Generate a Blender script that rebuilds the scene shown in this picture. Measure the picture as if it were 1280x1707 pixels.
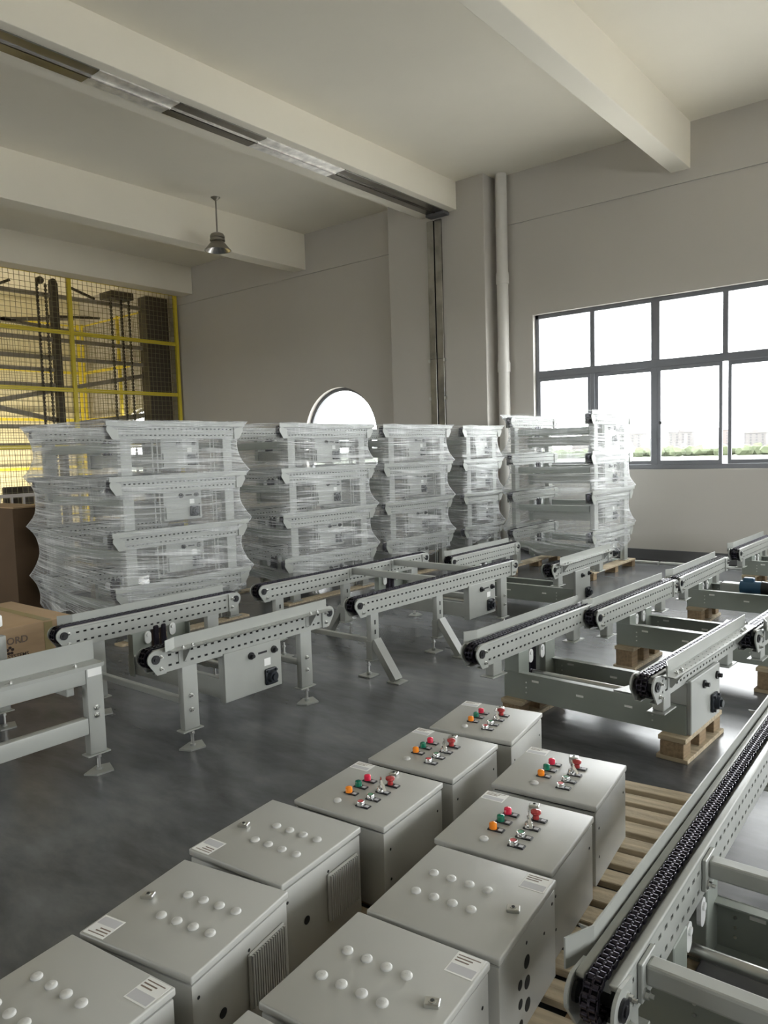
import bpy, bmesh, math, random
from mathutils import Vector, Matrix

random.seed(7)
for o in list(bpy.data.objects):
    bpy.data.objects.remove(o)
scene = bpy.context.scene
COL = scene.collection
R = math.radians
PI = math.pi

# ------------------------------------------------------------------ camera
FPX = 1246.0
YAW, PITCH, ROLL = R(-39.18), R(-4.6), R(-1.75)
EYE = Vector((0.0, 0.0, 1.6))
fw = Vector((math.sin(YAW) * math.cos(PITCH), math.cos(YAW) * math.cos(PITCH), math.sin(PITCH)))
rt = fw.cross(Vector((0, 0, 1))).normalized()
up = rt.cross(fw)
rt2 = math.cos(ROLL) * rt + math.sin(ROLL) * up
up2 = -math.sin(ROLL) * rt + math.cos(ROLL) * up
cam_data = bpy.data.cameras.new('camera')
cam = bpy.data.objects.new('camera', cam_data)
COL.objects.link(cam)
cam_data.sensor_fit = 'VERTICAL'
cam_data.sensor_height = 36.0
cam_data.lens = 36.0 * FPX / 1707.0
cam_data.clip_start = 0.05
cam_data.clip_end = 3000
m = Matrix((rt2, up2, -fw)).transposed().to_4x4()
m.translation = EYE
cam.matrix_world = m
scene.camera = cam

# ------------------------------------------------------------------ world
world = bpy.data.worlds.new('sky')
scene.world = world
world.use_nodes = True
wn = world.node_tree
bg = wn.nodes['Background']
bg.inputs['Color'].default_value = (0.98, 0.985, 1.0, 1)
bg.inputs['Strength'].default_value = 5.0

# ------------------------------------------------------------------ exposure
scene.view_settings.view_transform = 'Standard'
scene.view_settings.look = 'None'
scene.view_settings.gamma = 1.0
scene.view_settings.use_curve_mapping = False
scene.view_settings.exposure = 1.68
try:
    scene.cycles.transparent_max_bounces = 24
    scene.cycles.max_bounces = 10
    scene.cycles.diffuse_bounces = 6
except Exception:
    pass


def portal(name, loc, rot, sx, sy):
    # daylight portal filling a window opening (guides the sky light, emits nothing itself)
    l = bpy.data.lights.new(name, 'AREA')
    l.shape = 'RECTANGLE'
    l.size, l.size_y = sx, sy
    l.cycles.is_portal = True
    o = bpy.data.objects.new(name, l)
    COL.objects.link(o)
    o.location = loc
    o.rotation_euler = rot
    return o


# ------------------------------------------------------------------ materials
def mat(name, col, rough=0.5, metal=0.0, spec=0.5, noise=None, bump=0.0, bscale=60.0, coat=0.0):
    """procedural principled material; noise=(scale, amount, [stretch xyz]) varies the colour a little"""
    ma = bpy.data.materials.new(name)
    ma.use_nodes = True
    nt = ma.node_tree
    p = nt.nodes['Principled BSDF']
    p.inputs['Base Color'].default_value = (*col, 1)
    p.inputs['Roughness'].default_value = rough
    p.inputs['Metallic'].default_value = metal
    p.inputs['Specular IOR Level'].default_value = spec
    if coat:
        p.inputs['Coat Weight'].default_value = coat
        p.inputs['Coat Roughness'].default_value = 0.12
    tc = nt.nodes.new('ShaderNodeTexCoord')
    if noise:
        mp = nt.nodes.new('ShaderNodeMapping')
        if len(noise) > 2:
            mp.inputs['Scale'].default_value = noise[2]
        nt.links.new(tc.outputs['Object'], mp.inputs['Vector'])
        nz = nt.nodes.new('ShaderNodeTexNoise')
        nz.inputs['Scale'].default_value = noise[0]
        nz.inputs['Detail'].default_value = 6
        nt.links.new(mp.outputs[0], nz.inputs['Vector'])
        rp = nt.nodes.new('ShaderNodeValToRGB')
        a = noise[1]
        rp.color_ramp.elements[0].position = 0.3
        rp.color_ramp.elements[1].position = 0.7
        rp.color_ramp.elements[0].color = (*[max(0, c * (1 - a)) for c in col], 1)
        rp.color_ramp.elements[1].color = (*[min(1, c * (1 + a)) for c in col], 1)
        nt.links.new(nz.outputs[0], rp.inputs[0])
        nt.links.new(rp.outputs[0], p.inputs['Base Color'])
    if bump:
        nb = nt.nodes.new('ShaderNodeTexNoise')
        nb.inputs['Scale'].default_value = bscale
        nt.links.new(tc.outputs['Object'], nb.inputs['Vector'])
        bp = nt.nodes.new('ShaderNodeBump')
        bp.inputs['Strength'].default_value = bump
        bp.inputs['Distance'].default_value = 0.01
        nt.links.new(nb.outputs[0], bp.inputs['Height'])
        nt.links.new(bp.outputs[0], p.inputs['Normal'])
    return ma


M = {}
M['wall'] = mat('wall_paint', (0.53, 0.503, 0.462), 0.75, noise=(0.35, 0.04), bump=0.05, bscale=40)
M['ceil'] = mat('ceiling_paint', (0.83, 0.785, 0.675), 0.8, noise=(0.5, 0.04))
M['base'] = mat('skirting_paint', (0.12, 0.12, 0.125), 0.45, noise=(2, 0.08))
M['paint'] = mat('grey_powder_coat', (0.34, 0.35, 0.327), 0.32, noise=(6, 0.04))
M['paint2'] = mat('grey_green_frame_paint', (0.26, 0.285, 0.255), 0.36, noise=(5, 0.05))
M['cab'] = mat('cabinet_grey_enamel', (0.43, 0.43, 0.405), 0.34, noise=(4, 0.03), bump=0.06, bscale=900)
M['zinc'] = mat('zinc_steel', (0.62, 0.62, 0.60), 0.28, metal=1.0)
M['steel'] = mat('brushed_steel', (0.36, 0.35, 0.33), 0.24, metal=1.0, noise=(3, 0.35, (1, 0.15, 1)))
M['steel2'] = mat('film_covered_steel', (0.80, 0.78, 0.74), 0.42, metal=0.6, noise=(9, 0.25))
M['chrome'] = mat('chrome', (0.75, 0.75, 0.75), 0.12, metal=1.0)
M['chain'] = mat('oiled_black_chain', (0.055, 0.05, 0.068), 0.2, metal=0.9)
M['black'] = mat('black_plastic', (0.015, 0.015, 0.017), 0.35)
M['hole'] = mat('dark_hole', (0.008, 0.008, 0.009), 0.7)
M['white'] = mat('white_plastic', (0.72, 0.73, 0.72), 0.35)
M['plug'] = mat('plug_plastic', (0.56, 0.56, 0.54), 0.35)
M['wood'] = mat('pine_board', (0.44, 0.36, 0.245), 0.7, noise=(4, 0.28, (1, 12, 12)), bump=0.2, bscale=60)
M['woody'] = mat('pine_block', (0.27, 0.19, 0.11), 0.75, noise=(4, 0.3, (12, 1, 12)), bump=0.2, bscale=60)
M['yellow'] = mat('yellow_paint', (0.72, 0.58, 0.05), 0.4)
M['wire'] = mat('mesh_wire', (0.20, 0.18, 0.10), 0.5)
M['carton'] = mat('cardboard', (0.42, 0.29, 0.17), 0.8, noise=(3, 0.08, (1, 1, 8)))
M['carton2'] = mat('brown_cardboard', (0.10, 0.060, 0.030), 0.8, noise=(2, 0.1))
M['ink'] = mat('print_ink', (0.05, 0.03, 0.025), 0.7)
M['ink2'] = mat('faded_print_ink', (0.20, 0.15, 0.12), 0.7)
M['tape'] = mat('packing_tape', (0.40, 0.33, 0.17), 0.25)
M['paper'] = mat('label_paper', (0.80, 0.80, 0.78), 0.5)
M['paper2'] = mat('label_grey_print', (0.52, 0.52, 0.54), 0.5)
M['frame'] = mat('window_alloy', (0.16, 0.165, 0.18), 0.4, metal=0.3)
M['pipe'] = mat('white_pvc', (0.66, 0.64, 0.60), 0.4)
M['lamp'] = mat('lamp_alloy', (0.30, 0.28, 0.24), 0.35, metal=0.8)
M['lampin'] = mat('lamp_reflector', (0.75, 0.74, 0.72), 0.25, metal=1.0)
M['lift'] = mat('lift_steel', (0.32, 0.28, 0.215), 0.5, metal=0.1, noise=(3, 0.15))
M['liftdark'] = mat('lift_dark_panel', (0.07, 0.055, 0.04), 0.5)
M['liftwall'] = mat('lift_shaft_wall', (0.74, 0.68, 0.48), 0.8, noise=(0.8, 0.06))
M['bearing'] = mat('dark_cast_iron', (0.014, 0.018, 0.024), 0.4)
M['motor'] = mat('blue_motor', (0.03, 0.09, 0.17), 0.35)
M['red'] = mat('red_lens', (0.75, 0.02, 0.07), 0.15, coat=0.5)
M['green'] = mat('green_lens', (0.0, 0.16, 0.09), 0.15, coat=0.5)
M['orange'] = mat('orange_lens', (0.90, 0.26, 0.01), 0.15, coat=0.5)
M['darkred'] = mat('dark_red_button', (0.35, 0.03, 0.03), 0.25, coat=0.4)
M['palered'] = mat('pale_red_button', (0.65, 0.12, 0.13), 0.25)
M['palegreen'] = mat('pale_green_button', (0.15, 0.35, 0.22), 0.25)
M['bld'] = mat('far_plaster', (0.112, 0.104, 0.102), 0.9)
M['bld2'] = mat('far_plaster_pink', (0.108, 0.093, 0.088), 0.9)
M['bldwin'] = mat('far_window', (0.055, 0.053, 0.056), 0.5)
M['field'] = mat('far_field', (0.062, 0.072, 0.045), 0.95, noise=(0.02, 0.2))
M['yard'] = mat('yard_concrete', (0.42, 0.41, 0.39), 0.9, noise=(0.05, 0.1))
M['leaf'] = mat('far_foliage', (0.062, 0.074, 0.040), 0.95, noise=(0.3, 0.12))
M['hill'] = mat('far_hill', (0.15, 0.155, 0.15), 0.95, noise=(0.01, 0.1))
M['galv'] = mat('galvanised_rail', (0.40, 0.36, 0.33), 0.4, metal=0.4)


def floor_mat():
    ma = bpy.data.materials.new('polished_concrete')
    ma.use_nodes = True
    nt = ma.node_tree
    p = nt.nodes['Principled BSDF']
    tc = nt.nodes.new('ShaderNodeTexCoord')
    n1 = nt.nodes.new('ShaderNodeTexNoise'); n1.inputs['Scale'].default_value = 1.6; n1.inputs['Detail'].default_value = 6
    n1.inputs['Roughness'].default_value = 0.65; n1.inputs['Distortion'].default_value = 0.3
    n2 = nt.nodes.new('ShaderNodeTexNoise'); n2.inputs['Scale'].default_value = 6; n2.inputs['Detail'].default_value = 5
    mp = nt.nodes.new('ShaderNodeMapping'); mp.inputs['Rotation'].default_value = (0, 0, 0.7); mp.inputs['Scale'].default_value = (0.55, 1.5, 1)
    nt.links.new(tc.outputs['Object'], mp.inputs['Vector'])
    nt.links.new(mp.outputs[0], n1.inputs['Vector']); nt.links.new(mp.outputs[0], n2.inputs['Vector'])
    mx = nt.nodes.new('ShaderNodeMath'); mx.operation = 'MULTIPLY_ADD'; mx.inputs[1].default_value = 0.3
    nt.links.new(n2.outputs[0], mx.inputs[0]); nt.links.new(n1.outputs[0], mx.inputs[2])
    rp = nt.nodes.new('ShaderNodeValToRGB')
    e = rp.color_ramp.elements
    e[0].position = 0.46; e[0].color = (0.060, 0.063, 0.067, 1)
    e[1].position = 0.84; e[1].color = (0.165, 0.171, 0.180, 1)
    nt.links.new(mx.outputs[0], rp.inputs[0]); nt.links.new(rp.outputs[0], p.inputs['Base Color'])
    p.inputs['Roughness'].default_value = 0.24
    p.inputs['Specular IOR Level'].default_value = 0.5
    return ma


def glass_mat():
    ma = bpy.data.materials.new('window_glass')
    ma.use_nodes = True
    nt = ma.node_tree
    for n in list(nt.nodes):
        nt.nodes.remove(n)
    out = nt.nodes.new('ShaderNodeOutputMaterial')
    tr = nt.nodes.new('ShaderNodeBsdfTransparent'); tr.inputs[0].default_value = (0.97, 0.985, 0.98, 1)
    gl = nt.nodes.new('ShaderNodeBsdfGlossy'); gl.inputs['Roughness'].default_value = 0.02
    fr = nt.nodes.new('ShaderNodeMix'); 
    ms = nt.nodes.new('ShaderNodeMixShader'); ms.inputs[0].default_value = 0.05
    nt.nodes.remove(fr)
    nt.links.new(tr.outputs[0], ms.inputs[1]); nt.links.new(gl.outputs[0], ms.inputs[2])
    nt.links.new(ms.outputs[0], out.inputs[0])
    return ma


def film_mat(name, lo, hi, seed):
    """stretch film: clear plastic with long horizontal streaks that turn milky and glossy"""
    ma = bpy.data.materials.new(name)
    ma.use_nodes = True
    nt = ma.node_tree
    for n in list(nt.nodes):
        nt.nodes.remove(n)
    out = nt.nodes.new('ShaderNodeOutputMaterial')
    uv = nt.nodes.new('ShaderNodeUVMap')
    def noise(sx, sy, off, det=5.0, dist=0.0):
        mp = nt.nodes.new('ShaderNodeMapping')
        mp.inputs['Scale'].default_value = (sx, sy, 1)
        mp.inputs['Location'].default_value = (off, off * 1.7, 0)
        nt.links.new(uv.outputs[0], mp.inputs[0])
        nz = nt.nodes.new('ShaderNodeTexNoise')
        nz.inputs['Scale'].default_value = 1.0; nz.inputs['Detail'].default_value = det
        nz.inputs['Distortion'].default_value = dist
        nt.links.new(mp.outputs[0], nz.inputs['Vector'])
        return nz.outputs[0]
    def math_(op, a, b):
        n = nt.nodes.new('ShaderNodeMath'); n.operation = op
        for i, v in enumerate((a, b)):
            if isinstance(v, (int, float)):
                n.inputs[i].default_value = v
            else:
                nt.links.new(v, n.inputs[i])
        return n.outputs[0]
    def rng(v, a, b, c, d):
        n = nt.nodes.new('ShaderNodeMapRange')
        n.inputs['From Min'].default_value = a; n.inputs['From Max'].default_value = b
        n.inputs['To Min'].default_value = c; n.inputs['To Max'].default_value = d
        nt.links.new(v, n.inputs['Value'])
        return n.outputs[0]
    fine = noise(1.6, 120, seed, 5, 0.08)
    mid = noise(1.0, 24, seed + 3.1, 3, 0.25)
    big = noise(1.8, 2.2, seed + 7.7, 2, 0.3)
    vert = noise(34, 1.0, seed + 1.3, 4, 0.2)
    st = math_('ADD', math_('MULTIPLY', rng(fine, 0.48, 0.68, 0, 1), 0.62), math_('MULTIPLY', rng(mid, 0.50, 0.68, 0, 1), 0.5))
    st = math_('ADD', st, math_('MULTIPLY', rng(vert, 0.5, 0.75, 0, 1), 0.18))
    st = math_('MULTIPLY', st, rng(big, 0.33, 0.62, 0.25, 1.2))
    sp = nt.nodes.new('ShaderNodeSeparateXYZ'); nt.links.new(uv.outputs[0], sp.inputs[0])
    st = math_('MULTIPLY', st, rng(sp.outputs[1], 1.45, 1.75, 1.0, 1.5))
    al = rng(st, 0.0, 0.9, lo, hi)
    # seen edge-on the film is thicker, so it hides more
    lw = nt.nodes.new('ShaderNodeLayerWeight'); lw.inputs[0].default_value = 0.5
    al = math_('MINIMUM', math_('ADD', al, math_('MULTIPLY', math_('POWER', lw.outputs['Facing'], 3.0), 0.55)), 0.97)
    bpn = nt.nodes.new('ShaderNodeBump'); bpn.inputs['Strength'].default_value = 0.9; bpn.inputs['Distance'].default_value = 0.02
    hgt = math_('ADD', math_('MULTIPLY', fine, 0.5), mid)
    nt.links.new(hgt, bpn.inputs['Height'])
    p = nt.nodes.new('ShaderNodeBsdfPrincipled')
    p.inputs['Base Color'].default_value = (0.92, 0.93, 0.94, 1)
    p.inputs['Roughness'].default_value = 0.22
    p.inputs['Specular IOR Level'].default_value = 0.9
    p.inputs['Transmission Weight'].default_value = 0.0
    nt.links.new(bpn.outputs[0], p.inputs['Normal'])
    tl = nt.nodes.new('ShaderNodeBsdfTranslucent'); tl.inputs[0].default_value = (0.85, 0.86, 0.87, 1)
    m1 = nt.nodes.new('ShaderNodeMixShader'); m1.inputs[0].default_value = 0.3
    nt.links.new(p.outputs[0], m1.inputs[1]); nt.links.new(tl.outputs[0], m1.inputs[2])
    tr = nt.nodes.new('ShaderNodeBsdfTransparent'); tr.inputs[0].default_value = (0.97, 0.975, 0.975, 1)
    m2 = nt.nodes.new('ShaderNodeMixShader')
    nt.links.new(al, m2.inputs[0]); nt.links.new(tr.outputs[0], m2.inputs[1]); nt.links.new(m1.outputs[0], m2.inputs[2])
    nt.links.new(m2.outputs[0], out.inputs[0])
    return ma


M['floor'] = floor_mat()
M['glass'] = glass_mat()


# ------------------------------------------------------------------ mesh builder
class MB:
    def __init__(s):
        s.v = []; s.f = []

    def add(s, vs, fs):
        n = len(s.v)
        s.v += [tuple(v) for v in vs]
        s.f += [tuple(i + n for i in f) for f in fs]
        return s

    def box(s, x0, x1, y0, y1, z0, z1):
        return s.add([(x0, y0, z0), (x1, y0, z0), (x1, y1, z0), (x0, y1, z0), (x0, y0, z1), (x1, y0, z1), (x1, y1, z1), (x0, y1, z1)],
                     [(0, 3, 2, 1), (4, 5, 6, 7), (0, 1, 5, 4), (1, 2, 6, 5), (2, 3, 7, 6), (3, 0, 4, 7)])

    def bbox(s, x0, x1, y0, y1, z0, z1, b=0.004, seg=2):
        bm = bmesh.new()
        bmesh.ops.create_cube(bm, size=1)
        for v in bm.verts:
            v.co = Vector((x0 + (v.co.x + .5) * (x1 - x0), y0 + (v.co.y + .5) * (y1 - y0), z0 + (v.co.z + .5) * (z1 - z0)))
        bmesh.ops.bevel(bm, geom=list(bm.edges), offset=b, segments=seg, affect='EDGES', profile=0.5)
        bm.verts.index_update()
        s.add([v.co[:] for v in bm.verts], [[v.index for v in f.verts] for f in bm.faces])
        bm.free()
        return s

    def bar(s, a, b, w, h, upv=(0, 0, 1)):
        """rectangular bar from a to b, w sideways, h along upv"""
        a = Vector(a); b = Vector(b)
        d = (b - a).normalized()
        upv = Vector(upv)
        sd = d.cross(upv)
        if sd.length < 1e-5:
            sd = d.cross(Vector((1, 0, 0)))
        sd.normalize()
        u = sd.cross(d)
        vs = []
        for p in (a, b):
            for i, j in ((-1, -1), (1, -1), (1, 1), (-1, 1)):
                vs.append(p + sd * (i * w / 2) + u * (j * h / 2))
        return s.add(vs, [(0, 1, 2, 3), (7, 6, 5, 4), (0, 4, 5, 1), (1, 5, 6, 2), (2, 6, 7, 3), (3, 7, 4, 0)])

    def cyl(s, a, b, r, n=12, r2=None, cap=True):
        a = Vector(a); b = Vector(b)
        r2 = r if r2 is None else r2
        d = (b - a).normalized()
        t = Vector((0, 0, 1)) if abs(d.z) < .9 else Vector((1, 0, 0))
        e1 = d.cross(t).normalized(); e2 = d.cross(e1)
        vs = []
        for k in range(n):
            an = 2 * PI * k / n
            o = e1 * math.cos(an) + e2 * math.sin(an)
            vs.append(a + o * r); vs.append(b + o * r2)
        fs = [(2 * k, 2 * k + 1, (2 * k + 3) % (2 * n), (2 * k + 2) % (2 * n)) for k in range(n)]
        if cap:
            fs.append(tuple(2 * k for k in range(n)))
            fs.append(tuple(2 * k + 1 for k in reversed(range(n))))
        return s.add(vs, fs)

    def prism(s, poly, axis, a, b):
        """extrude a 2d polygon: axis 'x' -> poly (y,z); 'y' -> poly (x,z); 'z' -> poly (x,y)"""
        def P(p, t):
            return {'x': (t, p[0], p[1]), 'y': (p[0], t, p[1]), 'z': (p[0], p[1], t)}[axis]
        n = len(poly)
        vs = [P(p, a) for p in poly] + [P(p, b) for p in poly]
        fs = [tuple(range(n)), tuple(range(2 * n - 1, n - 1, -1))]
        fs += [(i, i + n, (i + 1) % n + n, (i + 1) % n) for i in range(n)]
        return s.add(vs, fs)

    def lathe(s, prof, n=24, c=(0, 0, 0)):
        vs = []
        for r, z in prof:
            for k in range(n):
                an = 2 * PI * k / n
                vs.append((c[0] + r * math.cos(an), c[1] + r * math.sin(an), c[2] + z))
        fs = []
        for i in range(len(prof) - 1):
            for k in range(n):
                fs.append((i * n + k, i * n + (k + 1) % n, (i + 1) * n + (k + 1) % n, (i + 1) * n + k))
        return s.add(vs, fs)

    def perf(s, fn, y0, y1, z0, z1, rows, pitch, sw, sh, depth=0.004):
        """plate with slotted holes. fn(y, z, d) -> xyz, d = depth behind the face"""
        ny = max(1, int((y1 - y0 - 0.12) / pitch))
        ys = y0 + (y1 - y0 - (ny - 1) * pitch) / 2
        yb = [y0]
        for k in range(ny):
            yb += [ys + k * pitch - sw / 2, ys + k * pitch + sw / 2]
        yb.append(y1)
        zb = [z0]
        for r_ in rows:
            zb += [r_ - sh / 2, r_ + sh / 2]
        zb.append(z1)
        for i in range(len(yb) - 1):
            for j in range(len(zb) - 1):
                a, b, c, d = (yb[i], zb[j]), (yb[i + 1], zb[j]), (yb[i + 1], zb[j + 1]), (yb[i], zb[j + 1])
                if i % 2 == 1 and j % 2 == 1:
                    q = [a, b, c, d]
                    for k in range(4):
                        p, n_ = q[k], q[(k + 1) % 4]
                        s.add([fn(*p, 0), fn(*n_, 0), fn(*n_, depth), fn(*p, depth)], [(0, 1, 2, 3)])
                else:
                    s.add([fn(*a, 0), fn(*b, 0), fn(*c, 0), fn(*d, 0)], [(0, 1, 2, 3)])
        return s

    def mesh(s, name, material, smooth=True, recalc=True):
        me = bpy.data.meshes.new(name)
        me.from_pydata(s.v, [], s.f)
        if recalc:
            bm = bmesh.new(); bm.from_mesh(me)
            bmesh.ops.recalc_face_normals(bm, faces=list(bm.faces))
            bm.to_mesh(me); bm.free()
        if isinstance(material, str):
            material = M[material]
        me.materials.append(material)
        if smooth:
            me.polygons.foreach_set('use_smooth', [True] * len(me.polygons))
            me.set_sharp_from_angle(angle=R(35))
        me.update()
        return me


def obj(name, me, parent=None, loc=(0, 0, 0), rz=0.0, label=None, cat=None, group=None, kind=None, scale=None):
    o = bpy.data.objects.new(name, me)
    COL.objects.link(o)
    o.location = loc
    o.rotation_euler = (0, 0, rz)
    if scale:
        o.scale = scale
    if parent is not None:
        o.parent = parent
    if label: o['label'] = label
    if cat: o['category'] = cat
    if group: o['group'] = group
    if kind: o['kind'] = kind
    return o


def thing(name, loc, rz, label, cat, group=None):
    return obj(name, None, None, loc, rz, label, cat, group)


CACHE = {}


def cached(key, fn):
    if key not in CACHE:
        CACHE[key] = fn()
    return CACHE[key]


def text_mesh(txt, size, material, extrude=0.0006):
    cu = bpy.data.curves.new('print', 'FONT')
    cu.body = txt; cu.size = size; cu.extrude = extrude; cu.resolution_u = 3
    cu.offset = size * 0.012
    o = bpy.data.objects.new('print', cu)
    COL.objects.link(o)
    bpy.context.view_layer.update()
    me = bpy.data.meshes.new_from_object(o)
    bpy.data.objects.remove(o)
    me.materials.clear(); me.materials.append(M[material])
    return me


# ================================================================== STRUCTURE
YW = 10.31           # inner face of the window wall
ZC = 5.70            # ceiling
XL, XR, YB = -18.2, 6.5, -7.0
TW = 0.26            # wall thickness


def struct(name, mb, material, label, cat, parent=None, smooth=False):
    return obj(name, mb.mesh(name, material, smooth), parent, label=label, cat=cat, kind='structure')


struct('floor', MB().box(XL - .3, XR + .3, YB - .3, YW + .3, -0.2, 0), 'floor', 'dark grey polished concrete floor with cloudy mottling', 'floor')
struct('ceiling', MB().box(XL - .3, XR + .3, YB - .3, YW + .3, ZC, ZC + .25), 'ceil', 'plain off-white painted ceiling above the beams', 'ceiling')

# window wall with one wide window, two arched windows and an unseen further window
WX0, WX1, WZ0, WZ1 = -5.41, -0.01, 1.245, 3.575
AR, ACZ, ABOT = 0.89, 1.92, 1.245
ARCHES = (-9.40, -15.75)
W2X0, W2X1 = 1.4, 5.6
mb = MB()
ya, yb = YW, YW + TW
ZB = 4.965            # the wall steps out a little above this line


def wall_seg(x0, x1, z0, z1):
    mb.box(x0, x1, ya, yb, z0, z1)


xs = XL - .3
for ax in sorted(ARCHES):
    wall_seg(xs, ax - AR, 0, ZB)
    wall_seg(ax - AR, ax + AR, 0, ABOT)
    n = 28
    for k in range(n):
        t0, t1 = PI - PI * k / n, PI - PI * (k + 1) / n
        xa, za = ax + AR * math.cos(t0), ACZ + AR * math.sin(t0)
        xb, zb = ax + AR * math.cos(t1), ACZ + AR * math.sin(t1)
        mb.prism([(xa, za), (xb, zb), (xb, ZB), (xa, ZB)], 'y', ya, yb)
    xs = ax + AR
wall_seg(xs, WX0, 0, ZB)
wall_seg(WX0, WX1, 0, WZ0); wall_seg(WX0, WX1, WZ1, ZB)
wall_seg(WX1, W2X0, 0, ZB)
wall_seg(W2X0, W2X1, 0, WZ0); wall_seg(W2X0, W2X1, WZ1, ZB)
wall_seg(W2X1, XR + .3, 0, ZB)
mb.box(XL - .3, XR + .3, ya - 0.025, yb, ZB, ZC)
struct('wall_back', mb, 'wall', 'grey-white painted wall with the wide window and an arched window', 'wall')

mb = MB().box(XL - .3, XL, YB, YW, 0, ZC)
struct('wall_left', mb, 'liftwall', 'cream wall behind the yellow mesh lift cage', 'wall')
# right wall with three tall windows (outside the frame, lets daylight in)
RWIN = [(-1.6, 1.6), (2.4, 5.6), (6.3, 9.3)]
mb = MB()
ys = YB
for y0, y1 in RWIN:
    mb.box(XR, XR + TW, ys, y0, 0, ZC)
    mb.box(XR, XR + TW, y0, y1, 0, WZ0); mb.box(XR, XR + TW, y0, y1, WZ1, ZC)
    ys = y1
mb.box(XR, XR + TW, ys, YW, 0, ZC)
struct('wall_right', mb, 'wall', 'painted wall with windows on the right side of the hall', 'wall')
FILL_WIN = [(-13.5, -10.5), (-9.6, -6.6)]  # unseen windows added behind the viewer to spread the daylight more evenly
mb = MB()
xs = XL - .3
for x0, x1 in FILL_WIN:
    mb.box(xs, x0, YB - TW, YB, 0, ZC)
    mb.box(x0, x1, YB - TW, YB, 0, WZ0); mb.box(x0, x1, YB - TW, YB, WZ1, ZC)
    xs = x1
mb.box(xs, XR + .3, YB - TW, YB, 0, ZC)
struct('wall_front', mb, 'wall', 'plain painted wall behind the viewer', 'wall')
struct('baseboard_back', MB().box(XL, XR, YW - 0.012, YW, 0, 0.14), 'base', 'dark grey painted skirting band under the window', 'skirting')

# beams
struct('trim_1', MB().bbox(-7.19, -6.51, YB, YW - 0.02, 5.28, ZC + .02, .008), 'ceil', 'thick white ceiling beam with a steel track along its underside', 'beam')
struct('trim_2', MB().bbox(-10.42, -10.10, YB, YW - 0.02, 5.05, ZC + .02, .008), 'ceil', 'white ceiling beam behind the hanging lamp', 'beam')
struct('trim_3', MB().bbox(-13.95, -13.55, YB, YW - 0.02, 5.13, ZC + .02, .008), 'ceil', 'farthest white ceiling beam above the yellow lift cage', 'beam')
struct('trim_4', MB().bbox(-3.37, -3.12, YB, YW - 0.02, 5.12, ZC + .02, .008), 'ceil', 'white ceiling beam ending over the wide window', 'beam')
struct('trim_5', MB().bbox(-7.86, -6.02, 9.97, YW + .02, 0, ZC + .01, .01), 'wall', 'broad wall pillar below the thick beam end', 'pillar')

# steel shutter track under the thick beam and its guide down the pillar
tk = thing('shutter_track', (-6.80, 0, 5.28), 0, 'long brushed steel track fixed under the thick ceiling beam', 'track')
yy = -4.0
for ln, mm in ((6.2, 'steel'), (1.9, 'steel'), (0.9, 'steel2'), (1.2, 'steel'), (1.35, 'steel2'), (2.4, 'steel')):
    y1 = min(yy + ln, 9.94)
    for x0, x1 in ((-.165, -.012), (.012, .165)):
        obj('track_plate', MB().bbox(x0, x1, yy, y1, -.016, -.001, .002, 1).mesh('track_plate', mm, False), tk)
    obj('track_lip', MB().box(-.012, -.008, yy, y1, -.03, -.002).box(.008, .012, yy, y1, -.03, -.002).mesh('track_lip', mm, False), tk)
    yy = y1
obj('track_slot', MB().box(-.008, .008, -4, 9.94, -.004, -.001).mesh('track_slot', 'hole', False), tk)
obj('track_end_cap', MB().bbox(-.17, .17, 9.80, 9.95, -.06, -.017, .004).mesh('track_end_cap', 'base', False), tk)
gd = thing('shutter_guide', (-6.915, 9.97, 0), 0, 'upright brushed steel guide channel on the pillar', 'guide rail')
for k, (z0, z1) in enumerate(((0, 1.95), (1.95, 3.05), (3.05, 5.2))):
    for x0, x1 in ((-.135, -.012), (.012, .135)):
        obj('guide_plate', MB().bbox(x0, x1, -.035, -.001, z0, z1, .003, 1).mesh('guide_plate', 'steel', False), gd)
obj('guide_slot', MB().box(-.012, .012, -.008, -.001, 0, 5.2).mesh('guide_slot', 'hole', False), gd)
for z in (1.9, 2.4, 3.0):
    obj('bracket', MB().bbox(-.16, -.13, -.05, -.002, z, z + .05, .004).bbox(.13, .16, -.05, -.002, z, z + .05, .004).mesh('bracket', 'zinc', False), gd)

# rain pipe beside the pillar
pp = thing('drain_pipe', (-5.84, YW - .13, 0), 0, 'white plastic drain pipe running up beside the pillar', 'pipe')
obj('pipe_tube', MB().cyl((0, 0, 0), (0, 0, ZC - .005), .085, 24).mesh('pipe_tube', 'pipe'), pp)
for z in (1.1, 2.83, 4.15):
    obj('coupling', MB().cyl((0, 0, z - .07), (0, 0, z + .07), .097, 24).cyl((0, 0, z + .07), (0, 0, z + .10), .092, 24).mesh('coupling', 'pipe'), pp)


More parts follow.
